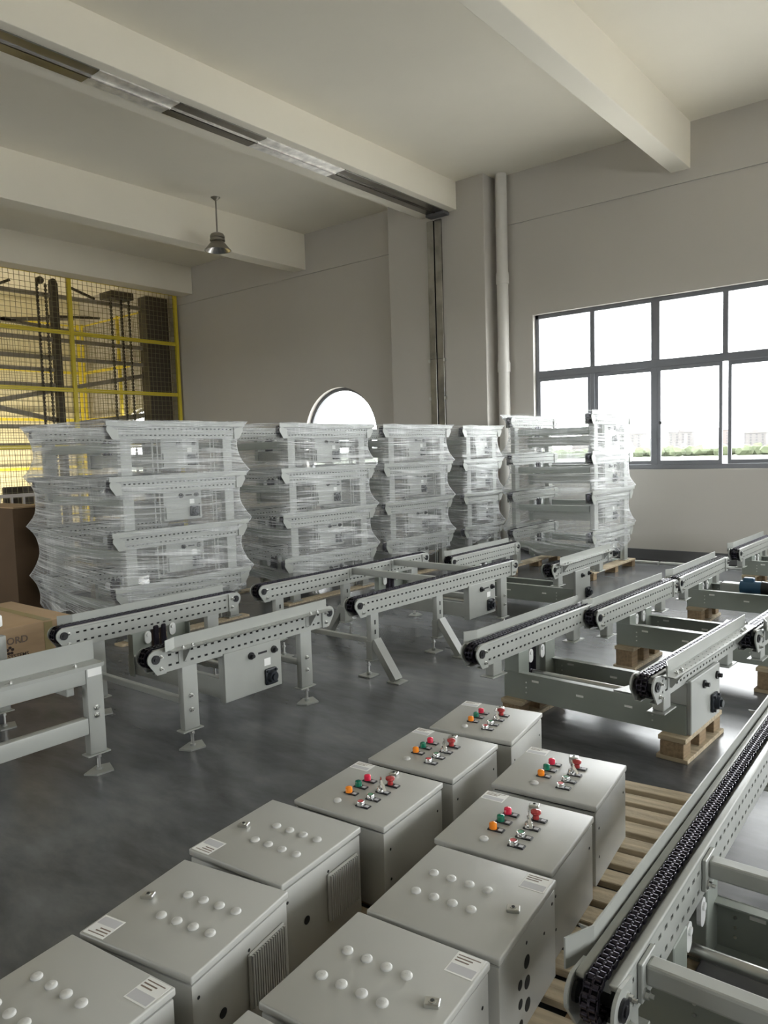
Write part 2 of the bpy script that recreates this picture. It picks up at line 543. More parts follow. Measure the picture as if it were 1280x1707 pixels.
# ------------------------------------------------------------------ windows
def add_window(name, x0, x1, ncol, label, axis='x', base=YW):
    w = obj(name, None, None, (0, 0, 0), label=label, cat='window', kind='structure')
    p = (x1 - x0) / ncol
    d0, d1 = base + .075, base + .125
    zt0, zt1 = 2.635, 2.74

    def B(a0, a1, z0, z1, e0=d0, e1=d1, b=.006):
        if axis == 'x':
            return MB().bbox(a0, a1, e0, e1, z0, z1, b, 1)
        return MB().bbox(e0, e1, a0, a1, z0, z1, b, 1)
    def put(nm, mbb, mm='frame', par=w):
        return obj(nm, mbb.mesh(nm, mm, False), par)
    put('frame_head', B(x0, x1, WZ1 - .06, WZ1)); put('frame_sill', B(x0, x1, WZ0, WZ0 + .07))
    put('frame_side', B(x0, x0 + .06, WZ0, WZ1)); put('frame_side', B(x1 - .06, x1, WZ0, WZ1))
    put('transom', B(x0 + .05, x1 - .05, zt0, zt1, d0 - .01, d1 + .01))
    for k in range(1, ncol):
        wd = .06 if k % 2 == 0 else .035
        put('mullion', B(x0 + k * p - wd, x0 + k * p + wd, zt1 - .01, WZ1 - .05) if wd > .05 else B(x0 + k * p - wd, x0 + k * p + wd, zt1 - .01, WZ1 - .05))
        if wd < .05 and k != 3:
            put('mullion', B(x0 + k * p - .034, x0 + k * p + .034, WZ0 + .06, zt0 + .01))
        if wd > .05:
            put('mullion', B(x0 + k * p - wd, x0 + k * p + wd, WZ0 + .06, zt0 + .01))
    for k in range(ncol):
        a0, a1 = x0 + k * p, x0 + (k + 1) * p
        put('pane', B(a0 + .03, a1 - .03, zt1, WZ1 - .05, base + .098, base + .102, .0005), 'glass')
        # lower sliding sash
        off = .0 if k % 2 == 0 else .03
        s = put('sash', B(a0 + .03, a0 + .075, WZ0 + .06, zt0 + .01, d0 - .005 + off, d0 + .03 + off, .004))
        e = B(a1 - .075, a1 - .03, WZ0 + .06, zt0 + .01, d0 - .005 + off, d0 + .03 + off, .004)
        put('stile', e, par=s)
        put('rail', B(a0 + .07, a1 - .07, WZ0 + .06, WZ0 + .12, d0 - .005 + off, d0 + .03 + off, .004), par=s)
        put('rail', B(a0 + .07, a1 - .07, zt0 - .05, zt0 + .01, d0 - .005 + off, d0 + .03 + off, .004), par=s)
        put('pane', B(a0 + .07, a1 - .07, WZ0 + .11, zt0 - .04, base + .085 + off, base + .088 + off, .0005), 'glass', s)
        if k % 2 == 0:
            put('latch', B(a0 + .055, a0 + .095, 1.86, 1.90, d0 - .03, d0 - .004, .004), 'black', s)
    return w


add_window('window_1', WX0, WX1, 6, 'wide dark-framed window with sliding sashes beside the drain pipe')
add_window('window_4', W2X0, W2X1, 4, 'further dark-framed window along the same wall, past the wide one')
for i, (y0, y1) in enumerate(RWIN):
    add_window('window_%d' % (5 + i), y0, y1, 4, 'dark-framed window in the right wall, number %s from the corner' % ('three', 'two', 'one')[i], 'y', XR)
for i, (x0, x1) in enumerate(FILL_WIN):
    add_window('window_%d' % (8 + i), x0, x1, 4, ('left', 'right')[i] + ' dark-framed window added for even light, in the unseen wall behind the viewer', 'x', YB - TW)
    portal('portal_fill_window', ((x0 + x1) / 2, YB - TW - .02, (WZ0 + WZ1) / 2), (R(90), 0, 0), x1 - x0, WZ1 - WZ0)
for i, ax in enumerate(ARCHES):
    w = obj('window_%d' % (2 + i), None, None, (ax, YW, 0), kind='structure', cat='window',
            label=('arched window showing above the wrapped stacks' if i == 0 else 'arched window glowing low behind the yellow mesh cage'))
    pts_o, pts_i = [], []
    fr = MB()
    n = 32
    def ap(r, k):
        t = PI - PI * k / n
        return (r * math.cos(t), ACZ + r * math.sin(t))
    for k in range(n):
        a, b = ap(AR - .002, k), ap(AR - .002, k + 1)
        c, d = ap(AR - .06, k + 1), ap(AR - .06, k)
        fr.prism([a, b, c, d], 'y', .10, .15)
    fr.box(-AR + .002, -AR + .06, .10, .15, ABOT, ACZ).box(AR - .06, AR - .002, .10, .15, ABOT, ACZ).box(-AR + .002, AR - .002, .10, .15, ABOT, ABOT + .06)
    obj('frame', fr.mesh('frame', 'frame', False), w)
    obj('pane', MB().prism([(-AR + .05, ABOT + .05)] + [ap(AR - .05, k) for k in range(n + 1)] + [(AR - .05, ABOT + .05)], 'y', .122, .126).mesh('pane', 'glass', False), w)

portal('portal_wide_window', ((WX0 + WX1) / 2, YW + TW + .02, (WZ0 + WZ1) / 2), (R(-90), 0, 0), WX1 - WX0, WZ1 - WZ0)
portal('portal_next_window', ((W2X0 + W2X1) / 2, YW + TW + .02, (WZ0 + WZ1) / 2), (R(-90), 0, 0), W2X1 - W2X0, WZ1 - WZ0)
for y0, y1 in RWIN:
    portal('portal_right_window', (XR + TW + .02, (y0 + y1) / 2, (WZ0 + WZ1) / 2), (R(90), 0, R(90)), y1 - y0, WZ1 - WZ0)
for ax in ARCHES:
    portal('portal_arched_window', (ax, YW + TW + .02, (ABOT + ACZ + AR) / 2), (R(-90), 0, 0), 2 * AR, ACZ + AR - ABOT)

# ------------------------------------------------------------------ outdoors
struct('ground', MB().box(-3000, 2500, 330, 2800, -14, -12), 'field', 'pale green open ground outside the window', 'ground')
struct('yard', MB().box(-700, 700, -700, 330, -14, -12), 'yard', 'pale concrete yard below the building', 'ground')
hb = MB()
prof = [(-2600, 0)] + [(-2600 + 110 * k, 30 + 20 * math.sin(k * .7) + 12 * math.sin(k * 1.9 + 1)) for k in range(1, 34)] + [(1200, 0)]
hb.prism([(x, z - 12) for x, z in prof], 'y', 1900, 2000)
obj('far_hill', hb.mesh('far_hill', 'hill', False), label='low hazy hill ridge on the horizon outside', cat='hill', kind='structure')
rb = random.Random(3)


def far_block(x, y, w, h, d, mm, label):
    t = thing('apartment_block', (x, y, -12), R(rb.uniform(-5, 5)), label, 'building', 'far apartment blocks')
    obj('wall', MB().box(-w / 2, w / 2, 0, d, 0, h).box(-w / 2 - .4, w / 2 + .4, -.4, d + .4, h, h + 1).mesh('wall', mm, False), t)
    obj('roof_house', MB().box(-w * .12, w * .12, d * .3, d * .6, h + 1, h + 3.5).mesh('roof_house', mm, False), t)
    cols = max(3, int(w / 6))
    wm = MB()
    for f in range(int(h / 3.1)):
        for c in range(cols):
            xx = -w / 2 + (c + .5) * w / cols
            wm.box(xx - 1.0, xx + 1.0, -.15, .05, f * 3.1 + 1.0, f * 3.1 + 2.5)
    obj('windows', wm.mesh('windows', 'bldwin', False), t, kind='stuff')


names = ['leftmost', 'second', 'third', 'fourth', 'fifth', 'sixth', 'seventh', 'eighth', 'ninth']
for k in range(9):
    far_block(-480 + k * 38 + rb.uniform(-3, 3), 880 + rb.uniform(-30, 60), rb.uniform(25, 30), rb.uniform(21, 28), 14,
              'bld2' if k in (2, 3, 6) else 'bld', '%s pale apartment block from the left in the row outside the window' % names[k])
for k in range(46):
    x = -480 + k * 7.0; y = 780 + (k % 3) * 16
    bm = bmesh.new()
    bmesh.ops.create_icosphere(bm, subdivisions=2, radius=1)
    for v in bm.verts:
        f = 1 + rb.uniform(-.18, .18)
        v.co = Vector((v.co.x * 8 * f, v.co.y * 6 * f, v.co.z * (4.5 + k % 4 * .8) * f + 4.5))
    me = bpy.data.meshes.new('crown'); bm.to_mesh(me); bm.free(); me.materials.append(M['leaf'])
    tr = thing('roadside_tree', (x, y, -12), 0, 'bushy green tree in the belt before the far apartment blocks', 'tree', 'far tree belt')
    obj('crown', me, tr)
    obj('trunk', MB().cyl((0, 0, 0), (0, 0, 2.5), .5, 6).mesh('trunk', 'woody'), tr)

# ------------------------------------------------------------------ lift cage (yellow mesh) on the left
FX = -14.11
FT = 5.20
wire_r = 0.0035


def mesh_panel(a, b, z0, z1, pitch, par, name='mesh_panel'):
    """wire grid in the vertical plane between the plan points a and b, with yellow frame"""
    a = Vector((*a, 0)); b = Vector((*b, 0))
    L = (b - a).length; d = (b - a) / L
    w = MB()
    n = int(L / pitch)
    for k in range(n + 1):
        p = a + d * min(L, (k + .5) * pitch)
        w.bar(p + Vector((0, 0, z0)), p + Vector((0, 0, z1)), wire_r * 2, wire_r * 2, (1, 0, 0) if abs(d.y) > .5 else (0, 1, 0))
    n = int((z1 - z0) / pitch)
    for k in range(n + 1):
        z = Vector((0, 0, z0 + min(z1 - z0, (k + .5) * pitch)))
        w.bar(a + z, b + z, wire_r * 2, wire_r * 2)
    o = obj(name, w.mesh(name, 'wire', False), par, kind='stuff')
    for z in (z0, z1):
        v = Vector((0, 0, z))
        obj('panel_rail', MB().bar(a + v, b + v, .035, .035).mesh('panel_rail', 'yellow', False), par)


PY = [10.22, 7.77, 5.32, 2.87]
ZR = [0.15, 0.78, 1.89, 3.0, 4.11, FT]
cage = thing('mesh_fence', (0, 0, 0), 0, 'tall yellow-framed wire mesh fence of the lift cage', 'fence')
for y in PY:
    obj('fence_post', MB().bbox(FX - .035, FX + .035, y - .035, y + .035, 0, FT + .03, .004, 1).mesh('fence_post', 'yellow', False), cage)
for k in range(3):
    for j in range(5):
        mesh_panel((FX, PY[k + 1] + .04), (FX, PY[k] - .04), ZR[j] + .02, ZR[j + 1] - .02, .10, cage)
cage2 = thing('mesh_fence', (0, 0, 0), 0, 'rear yellow mesh screen standing against the cream wall', 'fence')
for y in (10.0, 6.6, 3.2):
    obj('fence_post', MB().bbox(XL + .30, XL + .36, y - .03, y + .03, 0, 5.0, .004, 1).mesh('fence_post', 'yellow', False), cage2)
for j in range(4):
    mesh_panel((XL + .33, 3.2), (XL + .33, 10.0), .3 + 1.17 * j, .3 + 1.17 * (j + 1) - .03, .12, cage2)
cage3 = thing('mesh_fence', (0, 0, 0), 0, 'side yellow mesh screen across the glowing arched window', 'fence')
for x in (-17.8, -16.2, -14.6):
    obj('fence_post', MB().bbox(x - .03, x + .03, 10.05, 10.11, 0, 5.0, .004, 1).mesh('fence_post', 'yellow', False), cage3)
for j in range(4):
    mesh_panel((-17.8, 10.08), (-14.6, 10.08), .3 + 1.17 * j, .3 + 1.17 * (j + 1) - .03, .12, cage3)

lift = thing('goods_lift', (0, 0, 0), 0, 'brown steel goods lift frame with girders behind yellow mesh', 'lift')
LX = -14.55


def girder(y0, z0, y1, z1, h=.10, x=LX, mm='lift', w=.06):
    obj('girder', MB().bar((x, y0, z0), (x, y1, z1), w, h * .8).mesh('girder', mm, False), lift)


for z in (4.88, 4.02, 3.66):
    girder(4.6, z, 9.75, z)
girder(4.6, 3.42, 7.75, 3.42, .09); girder(4.6, 3.12, 7.75, 3.12, .09)
girder(5.6, 2.62, 9.75, 3.45, .11, LX - .05)
girder(4.9, 2.98, 7.7, 2.42, .11, LX - .08)
girder(7.9, 2.35, 9.75, 2.58, .13, LX - .05)
girder(4.6, 2.30, 9.75, 2.30, .10); girder(4.6, 1.95, 9.75, 1.95, .08)
girder(5.2, 4.55, 8.6, 4.30, .09, LX - .6); girder(5.0, 4.2, 8.4, 4.6, .09, LX - .6)
for a, b in (((-14.6, 6.2, 4.75), (-14.7, 6.9, 5.1)), ((-14.6, 8.6, 4.95), (-14.8, 8.2, 5.15)), ((-14.7, 7.6, 4.5), (-15.5, 9.2, 4.75))):
    obj('brace', MB().bar(a, b, .05, .05).mesh('brace', 'liftdark', False), lift)
obj('side_column', MB().bbox(-14.62, -14.30, 9.62, 10.17, 0, 5.12, .01, 1).mesh('side_column', 'liftdark', False), lift)
obj('side_column', MB().bbox(-14.60, -14.42, 7.60, 7.72, 0, 5.12, .01, 1).mesh('side_column', 'liftdark', False), lift)
for y in (7.30, 7.47, 9.10, 9.28, 8.86):
    c = MB()
    zz = 0.2
    while zz < 5.05:
        c.box(LX + .09, LX + .13, y - .022, y + .022, zz, zz + .05)
        c.box(LX + .10, LX + .12, y - .012, y + .012, zz + .05, zz + .075)
        zz += .075
    obj('lift_chain', c.mesh('lift_chain', 'liftdark', False), lift, kind='stuff')
for y in (7.36, 7.62):
    obj('sheave', MB().cyl((LX + .07, y, 5.12), (LX + .15, y, 5.12), .07, 18).mesh('sheave', 'liftdark'), lift)
obj('top_frame', MB().box(-14.75, -14.3, 8.80, 9.32, 4.98, 5.12).mesh('top_frame', 'liftdark', False), lift)
# added fill light hidden inside the lift cage, brightens the cream wall
ll = thing('fill_floodlight', (-15.6, 7.4, 0), 0, 'added warm fill light on a stand, hidden inside the lift cage', 'lamp')
obj('stand', MB().cyl((0, 0, 0), (0, 0, .62), .03, 10).cyl((0, 0, 0), (0, 0, .02), .22, 20).mesh('stand', 'liftdark'), ll)
obj('head', MB().bbox(.06, .16, -.55, .55, .62, 1.12, .02, 1).mesh('head', 'liftdark'), ll)
lt = bpy.data.lights.new('fill_lamp', 'AREA')
lt.shape = 'RECTANGLE'; lt.size = 0.45; lt.size_y = 1.0; lt.energy = 85; lt.color = (1.0, 0.88, 0.62)
lo = bpy.data.objects.new('fill_lamp', lt); COL.objects.link(lo); lo.location = (.05, 0, .87); lo.parent = ll
lo.rotation_euler = (0, R(118), 0)

# railing before the cage
rl = thing('hand_railing', (0, 0, 0), 0, 'low grey steel railing with upright bars at far left', 'railing')
RX = -13.3
for z in (1.03, .82, .42):
    obj('top_rail', MB().bar((RX, 3.4, z), (RX, 8.4, z), .05, .06).mesh('top_rail', 'galv', False), rl)
for k in range(24):
    y = 3.5 + k * .21
    obj('baluster', cached('baluster', lambda: MB().box(-.02, .02, -.02, .02, 0, .81).mesh('baluster', 'galv', False)), rl, (RX, y, .22 if k % 8 else 0))

# ------------------------------------------------------------------ hanging lamp
lm = thing('pendant_lamp', (-9.67, 7.88, ZC), 0, 'grey industrial bell lamp hanging from a thin rod', 'lamp')
obj('canopy', MB().lathe([(0, -.05), (.02, -.05), (.075, -.004), (.075, -.001), (0, -.001)], 20).mesh('canopy', 'lamp'), lm)
obj('rod', MB().cyl((0, 0, -.56), (0, 0, -.04), .013, 10).mesh('rod', 'lamp'), lm)
obj('housing', MB().lathe([(0, -.54), (.05, -.545), (.10, -.57), (.115, -.60), (.115, -.625), (.10, -.63), (.10, -.645), (.12, -.65), (.12, -.675), (.095, -.685), (0, -.685)], 24).mesh('housing', 'lamp'), lm)
obj('shade', MB().lathe([(.09, -.68), (.11, -.70), (.205, -.815), (.21, -.825), (.20, -.825), (.105, -.71), (.085, -.69)], 28).mesh('shade', 'lamp'), lm)
obj('reflector', MB().lathe([(.198, -.823), (.10, -.712), (.0, -.69)], 28).mesh('reflector', 'lampin'), lm)

# ================================================================== CONVEYOR PARTS
RH = 0.125            # rail height
HX = 0.046            # half width of a rail


def rail_mesh(L, zt, mm='paint', pitch=0.047):
    def f():
        b = MB()
        z0, z1 = zt - RH, zt
        rows = (z0 + .032, z1 - .038)
        b.perf(lambda y, z, d: (HX - d, y, z), 0.02, L - 0.02, z0, z1, rows, pitch, .021, .0115)
        b.perf(lambda y, z, d: (-HX + d, y, z), 0.02, L - 0.02, z0, z1, rows, pitch, .021, .0115)
        for s in (-1, 1):
            xa, xb = sorted((s * (HX + .002), s * .026))
            b.bbox(xa, xb, .02, L - .02, zt - .010, zt + .004, .0045, 3)
            b.box(*sorted((s * (HX - .0005), s * .02)), .02, L - .02, z0 - .001, z0 + .003)
        b.box(-.021, .021, .05, L - .05, zt - .040, zt - .012)
        return b.mesh('rail', mm)
    return cached(('rail', round(L, 3), round(zt, 3), mm), f)


def core_mesh(L, zt):  # black box inside the rail, painted shade that keeps the slots dark
    return cached(('core', round(L, 3), round(zt, 3)), lambda: MB().box(-.038, .038, .06, L - .06, zt - RH + .008, zt - .042).mesh('dark_liner', 'hole', False))


def chain_path(L, zt, p):
    """positions and tangents along the chain loop of a rail"""
    r = 0.046
    zc = zt - r + .004
    y0, y1 = 0.0 + r * .6, L - r * .6
    out = []
    straight = y1 - y0
    arc = PI * r
    total = 2 * straight + 2 * arc
    n = int(total / p)
    p2 = total / n
    for k in range(n):
        s = k * p2
        if s < straight:
            out.append((y0 + s, zc + r, 0.0, 'top'))
        elif s < straight + arc:
            a = (s - straight) / r
            out.append((y1 + r * math.sin(a), zc + r * math.cos(a), -a, 'arc'))
        elif s < 2 * straight + arc:
            out.append((y1 - (s - straight - arc), zc - r, -PI, 'bottom'))
        else:
            a = (s - 2 * straight - arc) / r
            out.append((y0 - r * math.sin(a), zc - r * math.cos(a), -PI - a, 'arc'))
    return out, p2


def chain_mesh(L, zt):
    def f():
        b = MB()
        path, p = chain_path(L, zt, 0.0254)
        for k, (y, z, a, _) in enumerate(path):
            ca, sa = math.cos(a), math.sin(a)
            def T(x, u, w):
                return (x, y + u * ca - w * sa, z + u * sa + w * ca)
            wd = .0035 if k % 2 else .0
            for x in (-.021 - wd, .0, .021 + wd):
                vs = [T(x + i * .0022, u, w) for i in (-1, 1) for u, w in ((-.0135, -.007), (.0135, -.007), (.0135, .005), (.008, .0075), (-.008, .0075), (-.0135, .005))]
                b.add(vs, [(0, 1, 2, 3, 4, 5), (11, 10, 9, 8, 7, 6)] + [(i, i + 6, (i + 1) % 6 + 6, (i + 1) % 6) for i in range(6)])
            vs = [T(s * .020, .0127 + .0062 * math.cos(q * PI / 3), .0062 * math.sin(q * PI / 3)) for s in (-1, 1) for q in range(6)]
            b.add(vs, [(i, i + 6, (i + 1) % 6 + 6, (i + 1) % 6) for i in range(6)])
        return b.mesh('chain', 'chain', False, False)
    return cached(('chain', round(L, 3), round(zt, 3)), f)


def end_plate_mesh(zt):
    """cheek plate of the rail end: round nose at -y, tapering to the bottom"""
    def f():
        b = MB()
        zc = zt - .042
        poly = [(.085, zt - .002)]
        for k in range(9):
            a = PI / 2 + k * (PI * .62) / 8
            poly.append((.022 + .046 * math.cos(a), zc + .046 * math.sin(a)))
        poly += [(.028, zt - .128), (.085, zt - .128)]
        b.prism(poly, 'x', -.004, .004)
        return b.mesh('end_plate', 'paint', False)
    return cached(('endp', round(zt, 3)), f)


def axle_mesh():
    return cached('axle', lambda: MB().cyl((-.012, 0, 0), (.012, 0, 0), .024, 18).cyl((-.016, 0, 0), (.016, 0, 0), .012, 12).mesh('axle', 'black'))


def bolt_mesh(r=.011):
    return cached(('bolt', r), lambda: MB().cyl((0, 0, 0), (.004, 0, 0), r * 1.3, 12).cyl((.004, 0, 0), (.012, 0, 0), r, 6).cyl((.012, 0, 0), (.022, 0, 0), r * .5, 8).mesh('bolt', 'zinc'))


def guard_mesh(L, zt, s, hg=.055):
    """L-shaped side guard on the s side of a rail, lip outward, near end bent outward"""
    def f():
        b = MB()
        x = s * (HX + .007)
        z0, z1 = (zt - .006 if s > 0 else zt - .034), zt + hg
        y0, y1 = .06, L - .05
        t = .0045
        b.prism([(x, y0 + .08), (x, y1), (x + s * t, y1), (x + s * t, y0 + .08)] if s > 0 else [(x, y1), (x, y0 + .08), (x + s * t, y0 + .08), (x + s * t, y1)], 'z', z0, z1)
        # bent near end
        b.prism([(x, y0 + .08), (x + s * .035, y0), (x + s * (.035 + t), y0), (x + s * t, y0 + .08)], 'z', z0, z1)
        # outward flange with two hole rows
        if s > 0:
            b.perf(lambda y, q, d: (x + s * q, y, z0 - d), y0 + .03, y1, .0, .066, (.022, .050), .06, .010, .007, .003)
            b.box(*sorted((x, x + s * .066)), y0 + .03, y1, z0 - .0045, z0 - .0035)
        else:
            b.box(*sorted((x, x + s * .024)), y0 + .09, y1, z0 - .0045, z0)
        return b.mesh('side_guard', 'paint')
    return cached(('guard', round(L, 3), round(zt, 3), s, hg), f)


def gusset_mesh(zt, s):
    def f():
        b = MB()
        x = s * (HX + .001)
        b.prism([(x, zt - .011), (x + s * .070, zt - .011), (x + s * .012, zt - .09), (x, zt - .09)], 'y', -.002, .002)
        b.box(*sorted((x, x + s * .003)), -.03, .03, zt - .095, zt - .011)
        return b.mesh('gusset', 'paint', False)
    return cached(('gus', round(zt, 3), s), f)


def drive_panel_mesh(w, z0, z1):
    def f():
        b = MB()
        b.bbox(-.004, .004, 0, w, z0, z1, .0025, 1)
        b.box(-.05, -.003, 0, .004, z0, z1).box(-.05, -.003, w - .004, w, z0, z1)
        return b.mesh('drive_panel', 'paint', False)
    return cached(('panel', round(w, 3), round(z0, 3), round(z1, 3)), f)


def bearing_mesh():
    def f():
        b = MB()
        b.bbox(0, .016, -.045, .045, -.05, .05, .012, 2)
        b.cyl((.016, 0, 0), (.040, 0, 0), .038, 20, .032)
        b.cyl((.040, 0, 0), (.052, 0, 0), .020, 16)
        for y, z in ((-.032, -.036), (.032, -.036), (-.032, .036), (.032, .036)):
            b.cyl((.016, y, z), (.027, y, z), .008, 6)
        return b.mesh('bearing', 'bearing')
    return cached('bearing', f)


def idler_mesh():
    def f():
        pts = []
        for k in range(9):
            a = PI * k / 8
            pts.append((.024 * math.cos(a), .024 * math.sin(a)))
        for k in range(9):
            a = PI + PI * k / 8
            pts.append((.024 * math.cos(a), -.035 + .024 * math.sin(a)))
        return MB().prism(pts, 'x', 0, .012).cyl((.012, 0, 0), (.018, 0, 0), .012, 12).mesh('idler_bracket', 'white', False)
    return cached('idler', f)


def leg_mesh(h0, h1, wy=.10, wx=.045):
    def f():
        b = MB()
        b.bbox(-wx / 2, wx / 2, -wy / 2, wy / 2, h0, h1, .006, 2)
        b.bbox(-.034, .034, -wy / 2 - .018, wy / 2 + .018, h0 - .008, h0, .002, 1)
        return b.mesh('leg', 'paint')
    return cached(('leg', round(h0, 3), round(h1, 3), wy, wx), f)


def foot_mesh():
    def f():
        b = MB()
        b.prism([(-.035, -.075), (.035, -.06), (.075, .02), (-.005, .085), (-.05, .03)], 'z', 0, .009)
        b.cyl((-.0, .0, .009), (.0, .0, .022), .016, 12)
        return b.mesh('foot_plate', 'paint')
    return cached('foot', f)


def hook(par, name, me, loc, rz=0.0, **k):
    return obj(name, me, par, loc, rz, **k)


def rails_of(t, W, L, zt, guards=(True, True), detail=True, fine_chain=False, hg=.055):
    """the two chain rails with chain, cheeks, guards"""
    for i, x in enumerate((0.0, W)):
        rl_ = hook(t, 'rail', rail_mesh(L, zt), (x, 0, 0))
        hook(rl_, 'dark_liner', core_mesh(L, zt), (0, 0, 0))
        if fine_chain and i == 0:
            fine(t, x, L, zt)
        else:
            hook(t, 'chain', chain_mesh(L, zt), (x, 0, 0))
        for s in (-1, 1):
            for e in (0, 1):
                p = hook(t, 'end_plate', end_plate_mesh(zt), (x + s * (HX + .006), L if e else 0, 0), PI if e else 0)
                if detail:
                    hook(p, 'axle_cap', axle_mesh(), (0, .022, zt - .042))
        if detail:
            for y in (.055, L - .055):
                for z in (zt - .035, zt - .098):
                    hook(t, 'bolt', bolt_mesh(.009), (x + HX + .010, y, z))
        s = -1 if i == 0 else 1
        if guards[i]:
            g = hook(t, 'side_guard', guard_mesh(L, zt, s, hg), (x, 0, 0))
            for y in (.20, L - .20):
                hook(g, 'gusset', gusset_mesh(zt, s), (0, y, 0))
            if detail:
                for y in (.17, .23, L - .23, L - .17):
                    bo = hook(g, 'bolt', cached('vbolt', lambda: MB().cyl((0, 0, 0), (0, 0, .008), .010, 6).cyl((0, 0, .008), (0, 0, .015), .005, 8).mesh('bolt', 'zinc')), (s * (.092 if s > 0 else .066), y, zt - (.006 if s > 0 else .034)))


def fine(t, x, L, zt):
    """foreground chain: every link an object of its own"""
    path, p = chain_path(L, zt, 0.0192)
    def link(wide):
        b = MB()
        wd = .0038 if wide else 0.0
        prof = []
        for k in range(7):
            a = -PI / 2 + PI * k / 6
            prof.append((.0062 + .0068 * math.cos(a), .0068 * math.sin(a)))
        for k in range(7):
            a = PI / 2 + PI * k / 6
            prof.append((-.0062 + .0068 * math.cos(a), .0068 * math.sin(a)))
        for c in (-.0190 - wd * .7, -.0016, .0016, .0190 + wd * .7):
            b.prism(prof, 'x', c - .0012, c + .0012)
        b.cyl((-.0235, p / 2, 0), (.0235, p / 2, 0), .003, 8)
        for c in (-.0103, .0103):
            b.cyl((c - .0070, p / 2, 0), (c + .0070, p / 2, 0), .0084, 12)
        return b.mesh('chain_link', 'chain', True)
    ms = (link(False), link(True))
    ch = hook(t, 'chain', None, (x, 0, 0), scale=(.88, 1, 1))
    for k, (y, z, a, seg) in enumerate(path):
        o = hook(ch, 'chain_link', ms[k % 2], (0, y, z + .002))
        o.rotation_euler = (a, 0, 0)


def make_leg(t, x, y, h1, detail=True, side=1, low=.11, wy=.10):
    l = hook(t, 'leg', leg_mesh(low, h1, wy), (x, y, 0))
    if detail:
        hook(l, 'foot_rod', cached('rod', lambda: MB().cyl((0, 0, .015), (0, 0, .115), .009, 10).cyl((0, 0, .075), (0, 0, .088), .016, 6).mesh('foot_rod', 'zinc')), (0, .01, 0))
        hook(l, 'foot_plate', foot_mesh(), (0, .01, 0), .25)
        for z in (.30, .22):
            hook(l, 'bolt', bolt_mesh(.011), (.0235, .0, z))
    return l


def drive(t, W, y0, w, z0, zt, sticker=True, detail=True):
    """outer drive panel with bearing, inner panel with white idler brackets, cross members"""
    zr = zt - RH
    p = hook(t, 'drive_panel', drive_panel_mesh(w, z0, zr + .01), (W + HX + .006, y0, 0))
    b = hook(p, 'bearing', bearing_mesh(), (.004, w * .78, z0 + .075))
    for yy in (w * .45, w * .86):
        hook(p, 'pulley_bolt', cached('pb', lambda: MB().cyl((0, 0, 0), (.010, 0, 0), .022, 14).cyl((.010, 0, 0), (.030, 0, 0), .012, 6).mesh('pulley_bolt', 'black')), (.004, yy, zr - .045))
    hook(p, 'slot', cached('slot', lambda: MB().bbox(0, .0012, -.035, .035, -.006, .006, .0005, 1).mesh('slot', 'hole', False)), (.004, w * .66, zr - .045))
    if sticker:
        hook(p, 'sticker', cached('sticker', lambda: MB().box(0, .0012, -.025, .025, -.022, .022).mesh('sticker', 'paper', False)), (.004, w * .74, z0 + .165))
    q = hook(t, 'inner_panel', cached(('inner', round(w, 3), round(z0, 3), round(zr, 3)), lambda: MB().bbox(-.004, .004, 0, w * .36, z0, zr + .01, .002, 1).bbox(-.004, .004, w * .66, w, z0, zr + .01, .002, 1).box(-.004, .05, -.004, 0, z0, zr).box(-.004, .05, w, w + .004, z0, zr).mesh('inner_panel', 'paint2', False)), (HX - .012, y0, 0))
    for k, yy in enumerate((.30, .74)):
        hook(q, 'idler_bracket', idler_mesh(), (.006, w * yy, zr - .03 + .02 * k))
    dc = cached(('dchain', round(w, 3), round(z0, 3), round(zr, 3)), lambda: MB().bbox(-.02, .02, w * .40, w * .50, z0 + .04, zr + .02, .008, 1).bbox(-.02, .02, w * .54, w * .63, z0 + .04, zr + .02, .008, 1).mesh('drive_chain', 'chain', False))
    hook(q, 'drive_chain', dc, (0, 0, 0))
    return p


def cross_member(t, x0, x1, y, z0, z1, mm='paint', th=.006, holes=False):
    """pressed channel across the conveyor with flanges top and bottom"""
    b = MB()
    b.box(x0, x1, -th / 2, th / 2, z0, z1)
    b.box(x0, x1, 0, .035, z1 - th, z1).box(x0, x1, 0, .035, z0, z0 + th)
    return hook(t, 'cross_plate', b.mesh('cross_plate', mm, False), (0, y, 0))


